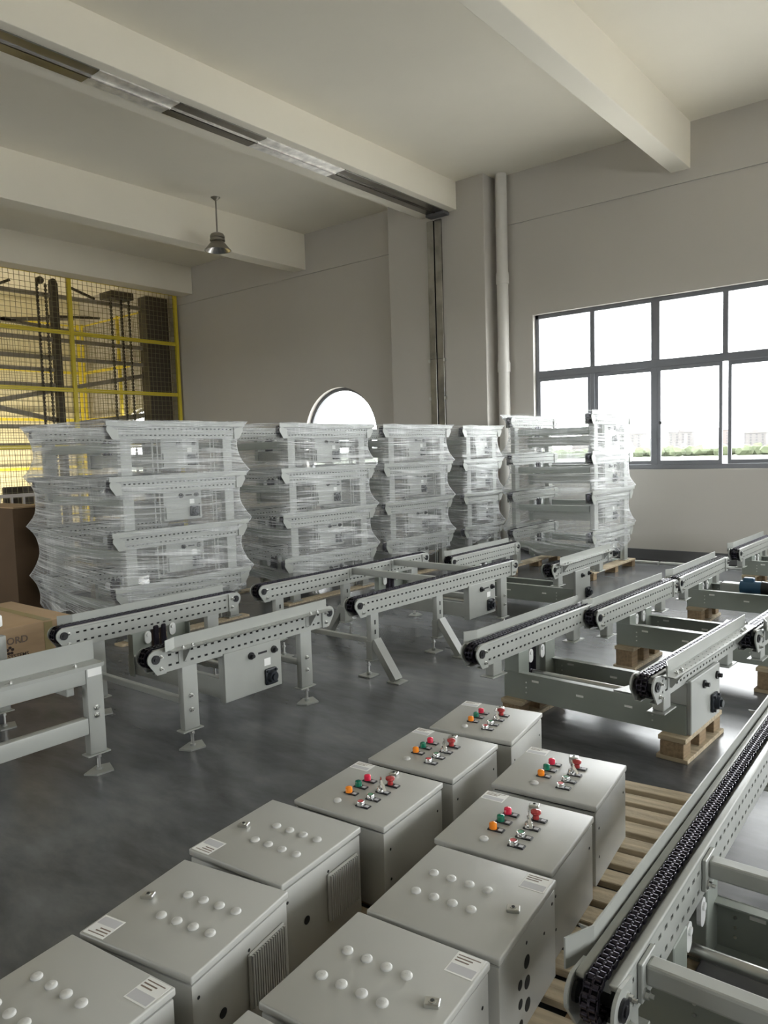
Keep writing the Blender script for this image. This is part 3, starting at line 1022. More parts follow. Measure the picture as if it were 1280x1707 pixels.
# ------------------------------------------------------------------ type 1: free-standing conveyor on legs
def leg_conveyor(loc, rz, W, L, zt, py, pw, legs, label, guards=(True, True), group='grey chain conveyors on legs', bars=None, braced=()):
    t = thing('chain_conveyor', loc, rz, label, 'conveyor', group)
    rails_of(t, W, L, zt, guards)
    zr = zt - RH
    drive(t, W, py, pw, .20, zt)
    for x in (0, W):
        for y in legs:
            if y in braced:
                l = hook(t, 'leg', leg_mesh(.135, zr, .085), (x, y, 0))
                s = 1 if x > 0 else -1
                br = cached(('brace', s), lambda: MB().bar((s * .02, 0, .27), (s * .21, 0, .012), .075, .05, (1, 0, 0)).bbox(s * .21 - .05, s * .21 + .06, -.055, .055, 0, .010, .002, 1).mesh('brace', 'paint', False))
                hook(l, 'brace', br, (0, 0, 0))
                hook(l, 'sleeve', cached('sleeve', lambda: MB().bbox(-.028, .028, -.048, .048, .12, .27, .004, 1).mesh('sleeve', 'paint', False)), (0, 0, 0))
                hook(l, 'foot_rod', cached('rod', lambda: None) or CACHE['rod'], (-s * .05, .0, 0))
                hook(l, 'foot_plate', cached('sqfoot', lambda: MB().bbox(-.055, .055, -.055, .055, 0, .010, .002, 1).cyl((0, 0, .01), (0, 0, .03), .016, 12).mesh('foot_plate', 'paint')), (-s * .05, 0, 0))
                for z in (.40, .33):
                    hook(l, 'slot', cached('vslot', lambda: MB().box(0, .001, -.007, .007, -.016, .016).mesh('slot', 'hole', False)), (.0227, 0, z))
            else:
                make_leg(t, x, y, zr)
    cross_member(t, 0, W, py + .01, .215, .33)
    cross_member(t, 0, W, py + pw - .05, .215, .33)
    hook(t, 'shaft', MB().cyl((-.02, 0, 0), (W, 0, 0), .016, 14).mesh('shaft', 'zinc'), (0, py + pw * .78, .275))
    for y in (legs[0], legs[-1]):
        hook(t, 'tie_bar', MB().bbox(0, W, -.018, .018, .25, .285, .004, 1).mesh('tie_bar', 'paint', False), (0, y - .02, 0))
    if bars:
        for y in bars:
            hook(t, 'cross_bar', MB().bbox(HX + .004, W - HX - .004, -.022, .022, zt - .052, zt + .002, .004, 1).bbox(HX, HX + .006, -.05, .05, zt - .085, zt, .002, 1).bbox(W - HX - .006, W - HX, -.05, .05, zt - .085, zt, .002, 1).mesh('cross_bar', 'paint', False), (0, y, 0))
    return t


leg_conveyor((-4.345, 2.17, 0), 0, .94, 1.36, .60, .465, .435, (.255, 1.15),
             'grey chain conveyor on legs nearest the printed carton, beside the leftmost wrapped stack')
leg_conveyor((-4.39, 3.80, 0), R(-1.3), 1.0, 2.12, .595, 1.35, .40, (.21, .99, 1.95),
             'long grey chain conveyor on braced legs with two crossbars between its rails', guards=(False, False), bars=(1.05, 1.62), braced=(.21, .99))


# ------------------------------------------------------------------ wooden skids
def skid(x, y, rz, L, h, label, group='wooden skids under conveyors', w=.14):
    t = thing('wooden_skid', (x, y, 0), rz, label, 'skid', group)
    key = ('skid', round(L, 2), round(h, 3), w)
    tb = cached(key + (1,), lambda: MB().bbox(-w / 2, w / 2, 0, L, h - .024, h, .002, 1).mesh('top_board', 'wood', False))
    bb = cached(key + (2,), lambda: MB().bbox(-w / 2 - .01, w / 2 + .01, 0, L, 0, .022, .002, 1).mesh('bottom_board', 'wood', False))
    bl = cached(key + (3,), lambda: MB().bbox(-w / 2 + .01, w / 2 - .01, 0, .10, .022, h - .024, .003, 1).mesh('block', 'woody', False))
    hook(t, 'top_board', tb, (0, 0, 0)); hook(t, 'bottom_board', bb, (0, 0, 0))
    for yy in (0, L / 2 - .05, L - .10):
        hook(t, 'block', bl, (0, yy, 0))
    return t


# ------------------------------------------------------------------ type 2: transfer conveyor on a U frame, standing on skids
def frame_conveyor(loc, rz, W, L, zt, u0, u1, zs, label, posts, bars=None, motor=None, fine_chain=False, guards=(True, True), skids=True, near='', sticker=False, cover=False):
    t = thing('chain_transfer', loc, rz, label, 'conveyor', 'grey chain transfers on wooden skids')
    rails_of(t, W, L, zt, guards, True, fine_chain, .04 if fine_chain else .055)
    zr = zt - RH
    zp = zs + .155
    # U frame: two long side plates across, uprights below the left rail, drive panel below the right rail
    for k, y in enumerate((u0, u1)):
        b = MB()
        b.box(-.05, W + .05, -.003, .003, zs, zp)
        b.box(-.05, W + .05, *sorted((0, (.04 if k == 0 else -.04))), zp - .005, zp)
        b.box(-.05, W + .05, *sorted((0, (.04 if k == 0 else -.04))), zs, zs + .005)
        pl = hook(t, 'side_plate', b.mesh('side_plate', 'paint2', False), (0, y, 0))
        for xx in (.16, .44, W - .25):
            hook(pl, 'slot', cached('pslot', lambda: MB().bbox(-.022, .022, -.0045, .0045, -.006, .006, .001, 1).mesh('slot', 'paper', False)), (xx, 0, zp - .035 - .03 * (xx > .2)))
        for xx in (.10, W - .12):
            bl = cached('rivets', lambda: MB().cyl((0, -.006, 0), (0, .006, 0), .005, 8).cyl((0, -.006, -.03), (0, .006, -.03), .005, 8).cyl((0, -.006, -.06), (0, .006, -.06), .005, 8).mesh('rivets', 'zinc'))
            hook(pl, 'rivets', bl, (xx, 0, zp - .05))
    w = u1 - u0
    for y0, y1 in ((u0, u0 + w * .27), (u1 - w * .27, u1)):
        b = MB().bbox(-.05, .05, y0, y1, zs, zr + .002, .003, 1)
        hook(t, 'upright', b.mesh('upright', 'paint2', False), (0, 0, 0))
    for k, yy in enumerate((u0 + w * .34, u1 - w * .34)):
        hook(t, 'idler_bracket', idler_mesh(), (.035, yy, zr - .03))
    hook(t, 'drive_chain', MB().bbox(-.02, .02, u0 + w * .40, u0 + w * .60, zs + .05, zr + .03, .01, 1).mesh('drive_chain', 'chain', False), (0, 0, 0))
    hook(t, 'inner_tray', MB().bbox(.05, W - .1, u0 + w * .30, u0 + w * .72, zs + .01, zs + .06, .004, 1).mesh('inner_tray', 'base', False), (0, 0, 0))
    hook(t, 'shaft', MB().cyl((-.02, 0, 0), (W, 0, 0), .018, 14).mesh('shaft', 'zinc'), (0, u0 + w * .5, zs + .10))
    if cover:
        b = MB().prism([(W - .34, u0 + .012), (W - .05, u0 + .012), (W - .05, u1 - .012), (W - .22, u1 - .012)], 'z', zp + .002, zp + .006)
        hook(t, 'cover_plate', b.mesh('cover_plate', 'paint', False), (0, 0, 0))
    # drive panel
    p = hook(t, 'drive_panel', MB().bbox(-.012, .012, 0, w, zs + .002, zr + .012, .004, 1).box(-.12, -.01, 0, .004, zs + .002, zr).box(-.12, -.01, w - .004, w, zs + .002, zr).mesh('drive_panel', 'paint', False), (W + HX + .016, u0 + .006, 0))
    hook(p, 'bearing', bearing_mesh(), (.012, w * .76, zs + .09))
    for yy in (w * .42, w * .88):
        hook(p, 'pulley_bolt', cached('pb', lambda: MB().cyl((0, 0, 0), (.010, 0, 0), .022, 14).cyl((.010, 0, 0), (.030, 0, 0), .012, 6).mesh('pulley_bolt', 'black')), (.012, yy, zr - .045))
    for x in (0, W):
        for y in posts:
            hook(t, 'short_post', cached(('spost', round(zr, 3)), lambda: MB().bbox(-.028, .028, -.045, .045, zr - .085, zr, .004, 1).bbox(-.045, .045, -.075, .075, zr - .092, zr - .085, .002, 1).mesh('short_post', 'paint', False)), (x, y, 0))
    if bars:
        for y in bars:
            hook(t, 'cross_bar', MB().bbox(HX + .012, W - HX - .004, -.024, .024, zt - .072, zt - .022, .007, 2).bbox(HX + .001, HX + .013, -.045, .045, zt - .105, zt - .012, .002, 1).mesh('cross_bar', 'paint', False), (0, y, 0))
            for dy in (-.032, .032):
                hook(t, 'bolt', bolt_mesh(.010), (HX + .013, y + dy, zt - .085))
    if motor:
        mx, my = motor
        mo = hook(t, 'motor', MB().cyl((0, 0, 0), (.17, 0, 0), .058, 20).bbox(.02, .11, -.03, .03, .04, .085, .008, 1).mesh('motor', 'motor'), (mx, my, zp + .02))
        hook(mo, 'fan_cover', MB().cyl((.17, 0, 0), (.26, 0, 0), .062, 20, .05).mesh('fan_cover', 'black'), (0, 0, 0))
        hook(mo, 'gearbox', MB().bbox(-.16, 0, -.06, .06, -.05, .03, .01, 1).mesh('gearbox', 'paint'), (0, 0, 0))
    if skids:
        c, s_ = math.cos(rz), math.sin(rz)
        for x, sd in ((.03, 'left'), (W - .0, 'right')):
            lx, ly = x, u0 - .06
            skid(loc[0] + lx * c - ly * s_, loc[1] + lx * s_ + ly * c, rz, w + .12, zs, 'pine skid under the %s end of the %s' % (sd, near))
    return t


SK = .125
C3 = frame_conveyor((-2.20, 3.42, 0), R(-2.6), .97, 1.40, .52, .41, .84, SK,
                    'grey chain transfer on skids directly behind the control cabinets', (.22, 1.18), near='transfer behind the control cabinets', cover=True)
C4 = frame_conveyor((-2.05, 4.66, 0), R(-2.0), .97, 1.45, .50, .52, .92, .16,
                    'grey chain transfer standing second from the control cabinets', (.24, 1.22), near='second transfer from the cabinets')
C5 = frame_conveyor((-2.03, 6.28, 0), R(-.5), .97, 1.40, .48, .50, .90, .15,
                    'grey chain transfer carrying a blue motor in its frame', (.24, 1.15), motor=(.34, .72), near='transfer with the blue motor')
C6 = frame_conveyor((-2.05, 8.25, 0), R(-1.5), .97, 1.40, .48, .46, .88, .15,
                    'farthest grey chain transfer close under the wide window', (.24, 1.15), near='farthest transfer by the window')
C8 = frame_conveyor((-4.18, 6.12, 0), R(.5), 1.08, 1.36, .53, .42, .76, .09,
                    'grey chain transfer between the braced conveyor and the rightmost wrapped stack', (.2, 1.15), near='transfer before the rightmost stack')
FG = frame_conveyor((-.632, 1.43, 0), R(1.2), 1.02, 2.2, .45, .40, .82, .10,
                    'large foreground chain transfer with thick double chain and crossbars at right', (.16, 1.75), bars=(.185, .705), fine_chain=True, near='foreground transfer')

# ------------------------------------------------------------------ side frame at the left edge (leg frame with guard only)
t = thing('side_frame', (-3.50, 2.0, 0), 0, 'grey tube frame with guard strip entering from the left edge', 'frame')
LF = 1.5
for x, nm in ((-.045, 'near'), (-1.12, 'far')):
    for y in (-.055, -1.35):
        l = hook(t, 'leg', leg_mesh(.105, .565, .09, .055), (x, y, 0))
        hook(l, 'foot_rod', CACHE['rod'], (0, .01, 0)); hook(l, 'foot_plate', foot_mesh(), (0, .01, 0), .35)
        for z in (.345, .305):
            hook(l, 'bolt', bolt_mesh(.012), (.028, 0, z))
    hook(t, 'top_tube', MB().bbox(-.025, .025, -LF, -.10, .475, .565, .006, 2).mesh('top_tube', 'paint'), (x, 0, 0))
    hook(t, 'lower_tube', MB().bbox(-.025, .025, -LF, -.10, .215, .30, .006, 2).mesh('lower_tube', 'paint'), (x, 0, 0))
g = hook(t, 'side_guard', MB().box(-.115, -.111, -LF, -.002, .567, .672).perf(lambda y, q, d: (-.113 + q, y, .571 - d), -LF, -.002, 0, .10, (.06,), .11, .014, .008, .003).box(-.113, -.013, -LF, -.002, .566, .5675).box(-.013, -.010, -LF, -.002, .552, .571).mesh('side_guard', 'paint', False), (0, 0, 0))
for y in (-.14, -.46, -.80):
    hook(g, 'bolt', CACHE['vbolt'], (-.045, y, .571))
hook(t, 'tie_bar', MB().bbox(-1.10, -.07, -.02, .02, .42, .46, .004, 1).mesh('tie_bar', 'paint', False), (0, -.16, 0))
hook(t, 'sticker', MB().box(0, .001, -.038, .038, 0, .045).mesh('sticker', 'paper', False), (-.0165, -.055, .51))

# ================================================================== WRAPPED STACKS
PZ = .475


def stack_conveyor(loc, W, L, label, low):
    zt = .455
    t = thing('stacked_conveyor', loc, 0, label, 'conveyor', 'conveyors in wrapped stacks')
    zr = zt - RH
    for i, x in enumerate((0.0, W)):
        rl_ = hook(t, 'rail', rail_mesh(L, zt), (x, 0, 0))
        hook(rl_, 'dark_liner', core_mesh(L, zt), (0, 0, 0))
        hook(t, 'chain', cached(('bchain', round(L, 2)), lambda: MB().bbox(-.022, .022, -.02, L + .02, zt - .09, zt + .008, .03, 3).mesh('chain', 'chain')), (x, 0, 0))
        sg = -1 if i == 0 else 1
        hook(t, 'side_guard', cached(('sguard', round(L, 3), sg), lambda: MB().box(*sorted((sg * .066, sg * .071)), -.035, L + .035, zt - .010, zt + .032).box(*sorted((sg * .045, sg * .071)), -.02, L + .02, zt - .012, zt - .008).mesh('side_guard', 'paint', False)), (x, 0, 0))
        for e in (0, 1):
            hook(t, 'end_plate', end_plate_mesh(zt), (x + HX + .006, L if e else 0, 0), PI if e else 0)
        for y in (.16, L - .16):
            hook(t, 'leg', cached(('sleg', round(zr, 3)), lambda: MB().bbox(-.03, .03, -.055, .055, 0.012, zr, .005, 1).bbox(-.045, .045, -.08, .08, .004, .012, .001, 1).mesh('leg', 'paint')), (x, y, 0))
    py, pw = L * .38, .42
    drive(t, W - .07, py, pw, .06, zt, detail=False)
    cross_member(t, 0, W, py + .02, .08, .20)
    cross_member(t, 0, W, py + pw - .03, .08, .20)
    for y in (.16, L - .16):
        hook(t, 'tie_bar', cached(('tie', round(W, 3)), lambda: MB().bbox(.05, W - .05, -.02, .02, .22, .30, .004, 1).mesh('tie_bar', 'paint2', False)), (0, y, 0))
    for yy in (0, .05, .62, .66):
        hook(t, 'tie_rod', cached('trod', lambda: MB().cyl((0, 0, .03), (0, 0, .33), .007, 8).mesh('tie_rod', 'paint')), (W + .02, L * .30 + yy * L * .72, 0))
    return t


def film(x0, x1, y0, y1, tops, zlow, name_label, material, seed, skirt=.06, amp=.088):
    """film stretched round the stack: tight over each layer's rails, drawn in between them"""
    rr = random.Random(seed)
    cx, cy = (x0 + x1) / 2, (y0 + y1) / 2
    # perimeter points (counter-clockwise), corner distance known
    per = []
    def side(a, b, n):
        for k in range(n):
            t_ = k / n
            t_ = t_ * t_ * (3 - 2 * t_) * .6 + t_ * .4
            per.append((a[0] + (b[0] - a[0]) * t_, a[1] + (b[1] - a[1]) * t_))
    cs = [(x0, y0), (x1, y0), (x1, y1), (x0, y1)]
    for i in range(4):
        side(cs[i], cs[(i + 1) % 4], 26)
    u = [0.0]
    for i in range(len(per)):
        a, b = per[i], per[(i + 1) % len(per)]
        u.append(u[-1] + math.hypot(b[0] - a[0], b[1] - a[1]))
    # height samples
    zs = []
    levels = sorted(tops)
    NV = 12
    hs = [zlow] + levels
    for i in range(len(hs) - 1):
        for k in range(NV):
            zs.append((hs[i] + (hs[i + 1] - hs[i]) * k / NV, k / NV, i))
    zs.append((hs[-1], 0.0, len(hs) - 1))
    vs = []
    ph = [rr.uniform(0, 6.28) for _ in range(12)]
    for (z, f, li) in zs:
        # taut over each layer's guard top, drawn in between
        if li == 0:
            pull = .8 * math.sin(PI * (.35 + .65 * f))
        else:
            pull = math.sin(PI * f) ** .9 if f > 0 else 0.0
        for i, (px, py) in enumerate(per):
            dc = min(math.hypot(px - c[0], py - c[1]) for c in cs)
            w = math.exp(-dc / .14) * .85 + .13
            ins = amp * pull * w
            ins += .0025 * math.sin(px * 13 + z * 21 + ph[0]) * pull + .002 * math.sin(py * 17 - z * 31 + ph[1]) * pull
            sx = -1 if px > cx + (x1 - x0) * .499 else (1 if px < cx - (x1 - x0) * .499 else 0)
            sy = -1 if py > cy + (y1 - y0) * .499 else (1 if py < cy - (y1 - y0) * .499 else 0)
            # corners move along both axes
            nx = sx * ins; ny = sy * ins
            near = math.exp(-dc / .13) * amp * pull
            if sx == 0: nx += (1 if px < cx else -1) * near * .9
            if sy == 0: ny += (1 if py < cy else -1) * near * .9
            zz = z + (.010 * math.sin(px * 3.3 + ph[2] + li) + .012 * math.sin(py * 2.6 + ph[3] + li * 2)) * math.sin(PI * f)
            if li == 0 and f == 0:
                zz += .035 * math.sin(px * 9 + ph[4]) + .05 * math.sin(py * 6 + ph[5])
            vs.append((px + nx, py + ny, zz))
    n = len(per)
    fs = []
    for j in range(len(zs) - 1):
        for i in range(n):
            fs.append((j * n + i, j * n + (i + 1) % n, (j + 1) * n + (i + 1) % n, (j + 1) * n + i))
    me = bpy.data.meshes.new('stretch_film')
    me.from_pydata(vs, [], fs)
    uvl = me.uv_layers.new(name='UVMap')
    li_ = 0
    for j in range(len(zs) - 1):
        for i in range(n):
            slant = .03 + .10 * max(0.0, 1.0 - zs[j][0])
            for uu, zz in ((u[i], zs[j][0]), (u[i + 1], zs[j][0]), (u[i + 1], zs[j + 1][0]), (u[i], zs[j + 1][0])):
                uvl.data[li_].uv = (uu, zz + slant * uu)
                li_ += 1
    me.polygons.foreach_set('use_smooth', [True] * len(me.polygons))
    me.materials.append(material)
    me.update()
    return obj('stretch_film', me, label=name_label, cat='film', group='stretch film round the stacks')


F1 = film_mat('stretch_film_milky', .10, .86, 1.0)
F2 = film_mat('stretch_film_clear', .05, .66, 5.0)
STK = [  # x of left rail, near end y, W, L, base height, ordinal
    (-7.10, 3.44, 1.30, 1.42, .02, 'leftmost wrapped stack', F1),
    (-6.83, 5.40, 1.03, 1.46, .02, 'second wrapped stack from the left', F1),
    (-6.83, 7.10, 1.03, 1.42, .02, 'third wrapped stack from the left', F1),
    (-6.83, 8.86, 1.03, 1.02, .02, 'fourth wrapped stack from the left', F1),
    (-4.76, 8.38, 1.06, 1.25, .10, 'wrapped stack standing alone on boards by the window', F2),
]
LV = ['bottom', 'second from bottom', 'second from top', 'top']
for si, (x, y, W, L, zb, nm, fm) in enumerate(STK):
    if zb < .05:
        b = thing('floor_batten', (x, y, 0), 0, 'thin wooden batten pair under the ' + nm, 'batten', 'battens under the stacks')
        hook(b, 'board', MB().bbox(-.06, .06, .0, L, 0, zb, .001, 1).mesh('board', 'wood', False), (0, 0, 0))
        hook(b, 'board', MB().bbox(-.06, .06, .0, L, 0, zb, .001, 1).mesh('board', 'wood', False), (W, 0, 0))
    else:
        b = thing('wooden_pallet', (x, y, 0), 0, 'pine pallet of two boards under the stack by the window', 'pallet')
        for xx in (0, W):
            hook(b, 'board', MB().bbox(-.08, .08, -.04, L + .04, zb - .022, zb, .002, 1).mesh('board', 'wood', False), (xx, 0, 0))
            for yy in (-.04, L / 2, L - .06):
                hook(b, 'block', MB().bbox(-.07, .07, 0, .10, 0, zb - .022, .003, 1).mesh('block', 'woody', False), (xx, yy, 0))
    for k in range(4):
        stack_conveyor((x, y, zb + k * PZ), W, L, 'grey conveyor, %s in the %s' % (LV[k], nm), k)
    o = .078
    film(x - o, x + W + o, y - .075, y + L + .075, [zb + .495 + k * PZ for k in range(4)], zb + .24,
         'crinkled clear stretch film wrapped round the ' + nm, fm, 11 + si)

# ================================================================== CONTROL CABINETS
CB = .378
CZ0, CZ1 = .13, .41


def cab_parts():
    h = CB / 2
    d = {}
    d['body'] = MB().bbox(-h + .004, h - .004, -h + .004, h - .004, 0, CZ1 - CZ0 - .026, .004, 2).mesh('body', 'cab')
    d['seal'] = MB().box(-h + .010, h - .010, -h + .010, h - .010, CZ1 - CZ0 - .028, CZ1 - CZ0 - .017).mesh('door_seal', 'black', False)
    d['door'] = MB().bbox(-h, h, -h, h, CZ1 - CZ0 - .020, CZ1 - CZ0, .0045, 3).mesh('door', 'cab')
    d['plug'] = MB().lathe([(.0, .0072), (.009, .0070), (.0125, .0055), (.0140, .0035), (.0140, .0), (.0, 0)], 24).box(-.004, .004, -.0012, .0012, .0070, .0076).mesh('blanking_plug', 'plug')
    d['lockm'] = MB().bbox(-.017, .017, -.013, .013, 0, .010, .002, 1).cyl((0, 0, .010), (0, 0, .0115), .0085, 18).mesh('lock', 'zinc')
    d['lockh'] = MB().cyl((0, 0, .0115), (0, 0, .0122), .0045, 14).mesh('keyhole', 'hole')
    d['paper'] = MB().box(-.040, .040, -.030, .030, 0, .0006).mesh('label_sheet', 'paper', False)
    pr = MB()
    for j, (y, x1, hh) in enumerate(((.022, .030, .0022), (.014, .012, .003), (.006, .006, .003))):
        pr.box(-.034, x1, y - hh / 2, y + hh / 2, .0006, .0009)
    d['print'] = pr.mesh('print_lines', 'ink2', False)
    d['print2'] = MB().box(-.036, .036, -.026, -.004, .0006, .0008).mesh('print_block', 'paper2', False)
    d['holder'] = MB().bbox(-.015, .015, -.013, .013, 0, .0045, .001, 1).bbox(.013, .036, -.012, .012, 0, .0045, .001, 1).mesh('legend_holder', 'black', False)
    d['tag'] = MB().box(.018, .032, -.0065, .0065, .0045, .0052).mesh('legend_tag', 'paper2', False)
    for c in ('red', 'green', 'orange'):
        d['lens_' + c] = MB().lathe([(0, .024), (.007, .0235), (.0115, .021), (.0125, .017), (.0125, .004), (.0, .004)], 22).mesh('pilot_light', c)
    for c in ('palered', 'palegreen'):
        d['btn_' + c] = MB().lathe([(0, .0165), (.0095, .0165), (.0105, .0155), (.0105, .004)], 22).mesh('push_button', c)
    d['bezel'] = MB().lathe([(.0105, .0175), (.0125, .0180), (.0138, .016), (.0140, .004), (.0105, .004), (.0105, .0175)], 22).mesh('bezel', 'chrome')
    d['estop'] = MB().lathe([(0, .034), (.010, .0335), (.0165, .030), (.017, .024), (.0145, .020), (.010, .018), (.0105, .004)], 24).mesh('stop_button', 'darkred')
    d['sw'] = MB().lathe([(0, .021), (.009, .021), (.0115, .019), (.0135, .012), (.0140, .004), (0, .004)], 22).mesh('key_switch', 'chrome')
    d['key'] = MB().bbox(-.0012, .0012, -.005, .005, .020, .032, .0005, 1).cyl((-.0015, 0, .042), (.0015, 0, .042), .0125, 16).mesh('key', 'chrome')
    d['key2'] = MB().bar((0, 0, .041), (.022, -.016, .012), .011, .002).mesh('key_tag', 'chrome', False)
    d['vent'] = None
    v = MB().bbox(0, .010, -.075, .075, -.075, .075, .004, 1)
    for k in range(15):
        yy = -.066 + k * .0095
        v.box(.010, .016, yy - .0028, yy + .0028, -.070, .070)
    d['vent'] = v.mesh('vent_grille', 'cab', False)
    g = MB().box(0, .002, -.060, .060, -.055, .055)
    for k in range(10):
        g.box(.002, .005, -.055 + k * .0115, -.050 + k * .0115, -.055, .055)
    d['grille'] = g.mesh('dark_grille', 'base', False)
    d['dot'] = MB().cyl((0, 0, 0), (.0008, 0, 0), .0045, 14).mesh('hole', 'hole', False)
    d['hole'] = MB().cyl((0, 0, 0), (.0010, 0, 0), .0125, 20).mesh('hole', 'hole', False)
    d['hole2'] = MB().cyl((0, 0, 0), (.0010, 0, 0), .017, 20).mesh('hole', 'hole', False)
    return d


CP = cab_parts()
ZD = CZ1 - CZ0


def cabinet(x, y, deg, kind, label, turned=False, side='vent', grille=False, tilt=0):
    t = thing('control_cabinet', (x, y, CZ0), R(deg), label, 'cabinet', 'grey control cabinets on the pallet')
    P = lambda u, v: ((u - .5) * CB, (v - .5) * CB, ZD)
    hook(t, 'body', CP['body'], (0, 0, 0))
    hook(t, 'door_seal', CP['seal'], (0, 0, 0))
    d = hook(t, 'door', CP['door'], (0, 0, 0))
    if kind == 'plugs':
        f = (lambda u, v: P(1 - u, 1 - v)) if turned else P
        rz = PI if turned else 0
        for u in (.375, .52, .667, .815):
            for v in (.64, .377):
                hook(d, 'blanking_plug', CP['plug'], f(u, v) if not turned else f(u, v + .0), rz + random.uniform(-.4, .4))
        l = hook(t, 'lock', CP['lockm'], f(.125, .50), rz + .35); hook(l, 'keyhole', CP['lockh'], (0, 0, 0))
        q = f(.115, .115)
        s = hook(t, 'label_sheet', CP['paper'], q, (0 if turned else PI), scale=(.9, 1.25, 1))
    else:
        hook(d, 'blanking_plug', CP['plug'], P(.358, .19))
        for (c, v) in (('orange', .37), ('green', .52), ('red', .667)):
            o = hook(t, 'pilot_light', CP['lens_' + c], P(.355, v), label={'orange': 'amber pilot light', 'green': 'green pilot light', 'red': 'pink-red pilot light'}[c])
            hook(o, 'legend_holder', CP['holder'], (0, 0, 0)); hook(o, 'legend_tag', CP['tag'], (0, 0, 0))
        for (nm, c, v) in (('push_button', 'btn_palered', .22), ('push_button', 'btn_palegreen', .373), ('key_switch', 'sw', .535), ('stop_button', 'estop', .695)):
            o = hook(t, nm, CP[c], P(.60, v))
            hook(o, 'legend_holder', CP['holder'], (0, 0, 0)); hook(o, 'legend_tag', CP['tag'], (0, 0, 0))
            if nm == 'push_button':
                hook(o, 'bezel', CP['bezel'], (0, 0, 0))
            if nm == 'key_switch':
                hook(o, 'key', CP['key'], (0, 0, 0), random.uniform(-.5, 1.2)); hook(o, 'key_tag', CP['key2'], (0, 0, 0), random.uniform(-.4, 1.4))
        l = hook(t, 'lock', CP['lockm'], P(.50, .905), .2); hook(l, 'keyhole', CP['lockh'], (0, 0, 0))
        s = hook(t, 'label_sheet', CP['paper'], P(.118, .912), 0)
    hook(s, 'print_lines', CP['print'], (0, 0, 0)); hook(s, 'print_block', CP['print2'], (0, 0, 0))
    h = CB / 2 - .0038
    if side == 'vent':
        hook(t, 'vent_grille', CP['vent'], (h, .085, .135))
        hook(t, 'hole', CP['hole'], (h, -.085, .12)); hook(t, 'hole', CP['dot'], (h, -.165, .215)); hook(t, 'hole', CP['dot'], (h, .02, .215))
    elif side == 'holes':
        for yy, zz, k in ((-.02, .17, 'hole2'), (-.02, .115, 'hole2'), (-.02, .055, 'hole2'), (-.065, .135, 'hole'), (-.065, .085, 'hole'), (-.065, .03, 'hole'), (.10, .175, 'dot'), (.16, .225, 'dot'), (-.02, .22, 'dot'), (-.16, .07, 'dot')):
            hook(t, 'hole', CP[k], (h, yy, zz))
    else:
        for yy, zz in ((-.15, .19), (-.15, .09), (.15, .19)):
            hook(t, 'hole', CP['dot'], (h, yy, zz))
    if grille:
        hook(t, 'dark_grille', CP['grille'], (-.02, -h - .0005, .10), -PI / 2)
    return t


cabinet(-1.698, 2.757, 8.2, 'lamps', 'grey control cabinet with coloured lamps, farthest in the left row', side='dots')
cabinet(-1.689, 2.341, 5.0, 'lamps', 'grey control cabinet with coloured lamps, middle of the left row\'s three', side='dots', grille=True)
cabinet(-1.672, 1.925, 4.7, 'lamps', 'grey control cabinet with coloured lamps, nearest of the left row\'s three', side='dots', grille=True)
cabinet(-1.703, 1.510, 5.2, 'plugs', 'grey cabinet with eight white plugs, next to the left row\'s lamp cabinets', side='vent')
cabinet(-1.615, 1.111, 10.5, 'plugs', 'grey cabinet with eight white plugs, slightly turned, with ribbed vent on its side', side='vent')
cabinet(-1.565, .712, 6.5, 'plugs', 'grey cabinet with eight white plugs at the bottom left corner', turned=True, side='dots')
cabinet(-1.192, 2.434, 6.5, 'lamps', 'grey control cabinet with coloured lamps, farther one in the right row', side='dots')
cabinet(-1.134, 2.000, 5.7, 'lamps', 'grey control cabinet with coloured lamps, nearer one in the right row', side='dots')
cabinet(-1.069, 1.602, 6.0, 'plugs', 'grey cabinet with eight white plugs and round holes in its side', turned=True, side='holes')
cabinet(-1.045, 1.209, 5.5, 'plugs', 'grey cabinet with eight white plugs, nearest fully seen in the right row', turned=True, side='dots')
cabinet(-1.010, .806, 5.5, 'plugs', 'grey cabinet just peeking in at the bottom edge', turned=True, side='dots')

# pallet below the cabinets
pa = thing('wooden_pallet', (-1.32, .55, 0), R(6.0), 'wide pine pallet of spaced planks under the control cabinets', 'pallet')
PW = .60
rp_ = random.Random(5)
for k in range(21):
    y = .02 + k * .122
    pm = MB().bbox(-PW - .02 + rp_.uniform(-.01, .01), PW + .10 + rp_.uniform(-.012, .012), y, y + rp_.uniform(.078, .090), .106, .13, .0025, 1).mesh('plank', 'wood', False)
    hook(pa, 'plank', pm, (0, 0, 0))
for x in (-PW + .05, 0, PW + .05):
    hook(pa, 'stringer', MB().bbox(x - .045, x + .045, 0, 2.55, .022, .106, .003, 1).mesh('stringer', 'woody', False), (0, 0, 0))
    hook(pa, 'bottom_board', MB().bbox(x - .05, x + .05, 0, 2.55, 0, .022, .002, 1).mesh('bottom_board', 'wood', False), (0, 0, 0))

# ================================================================== CARTONS AND LOOSE THINGS
bx = thing('printed_carton', (-5.0, 1.62, 0), 0, 'tan cardboard carton with dark print behind the left conveyor', 'carton')
hook(bx, 'body', MB().bbox(-.95, 0, 0, 1.02, 0, .52, .008, 2).mesh('body', 'carton'), (0, 0, 0))
hook(bx, 'tape', MB().box(.0, .0012, .80, .86, .02, .51).box(-.95, 0, .80, .86, .5202, .5212).mesh('tape', 'tape', False), (0, 0, 0))


def print_on(par, txt, size, y, z, mm):
    me = text_mesh(txt, size, mm)
    o = obj('print', me, par, (.001, y, z))
    o.rotation_euler = (R(90), 0, R(90))


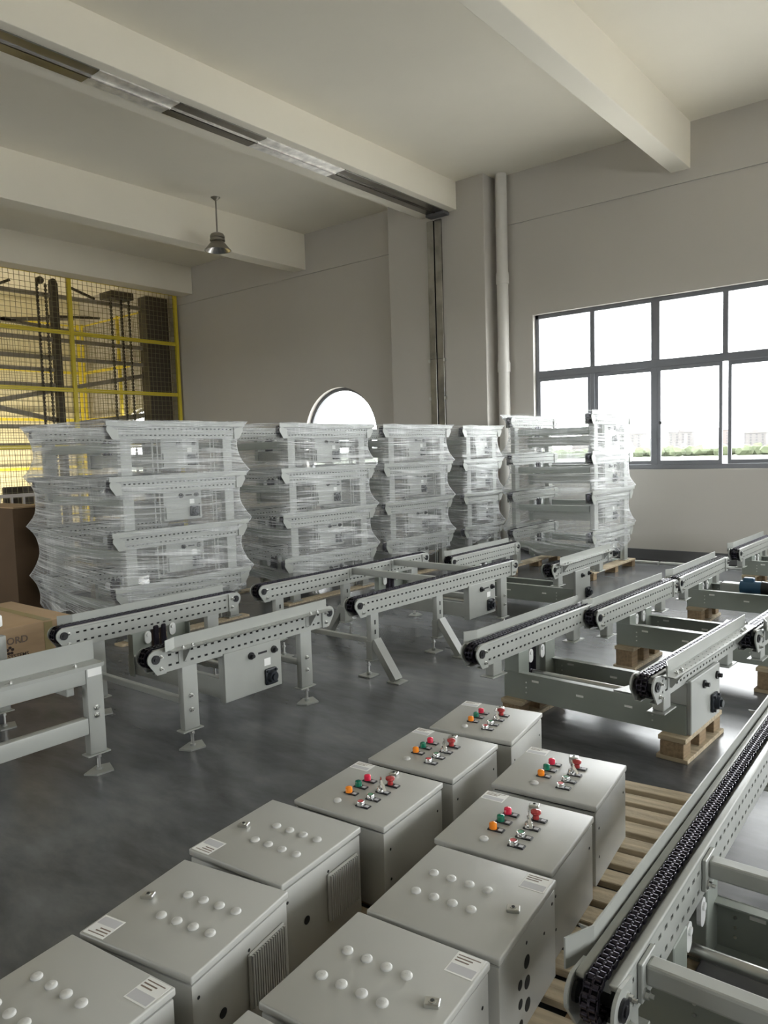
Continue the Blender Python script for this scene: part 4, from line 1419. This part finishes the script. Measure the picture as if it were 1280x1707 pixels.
print_on(bx, 'ORD', .066, .545, .405, 'ink2')
print_on(bx, 'SYSTEMS', .036, .548, .312, 'ink')
lg = MB()
for k in range(5):
    a = k * 2 * PI / 5 + .3
    lg.prism([(.565 + .017 * math.cos(a) + .011 * math.cos(q * PI / 5), .365 + .020 * math.sin(a) + .010 * math.sin(q * PI / 5)) for q in range(10)], 'x', .0004, .0012)
hook(bx, 'print', lg.mesh('print', 'ink', False), (0, 0, 0))

bc = thing('brown_carton', (-7.62, 3.45, 0), 0, 'tall dark brown cardboard box at the left edge', 'carton')
hook(bc, 'body', MB().bbox(-1.05, 0, 0, .40, 0, 1.14, .008, 2).mesh('body', 'carton2'), (0, 0, 0))
hook(bc, 'flap', MB().bbox(-1.03, -.02, .02, .38, 1.14, 1.155, .003, 1).mesh('flap', 'carton', False), (0, 0, 0))

wc = thing('white_crate', (-4.70, 1.52, 0), 0, 'pale grey metal crate cut off by the left edge', 'crate')
hook(wc, 'body', MB().bbox(-.28, 0, 0, .48, 0, .60, .006, 2).mesh('body', 'base'), (0, 0, 0))
hook(wc, 'lid', MB().bbox(-.30, .01, -.01, .50, .60, .675, .012, 2).mesh('lid', 'paper'), (0, 0, 0))

bl = thing('pale_case', (-9.15, 4.05, 0), 0, 'low pale grey case on the floor behind the leftmost stack', 'case')
hook(bl, 'body', MB().bbox(-.5, .6, 0, .7, 0, .30, .01, 2).mesh('body', 'cab'), (0, 0, 0))
hook(bl, 'lid', MB().bbox(-.51, .61, -.01, .71, .30, .34, .008, 2).mesh('lid', 'cab'), (0, 0, 0))

# conveyor partly hidden behind the leftmost stack
leg_conveyor((-10.0, 4.95, 0), 0, .94, 1.36, .60, .465, .435, (.255, 1.15),
             'grey chain conveyor mostly hidden behind the tall brown box')

for k, (x0, x1) in enumerate(((-4.35, -3.42), (-3.40, -2.30))):
    p = obj('metal_profile', MB().bbox(x0, x1, 9.93, 9.99, 0, .028, .004, 1).mesh('metal_profile', 'white', False),
            label=('bright metal strip on the floor by the skirting, nearer the wrapped stack', 'bright metal strip on the floor by the skirting, nearer the transfers')[k], cat='strip', group='metal strips by the wall')
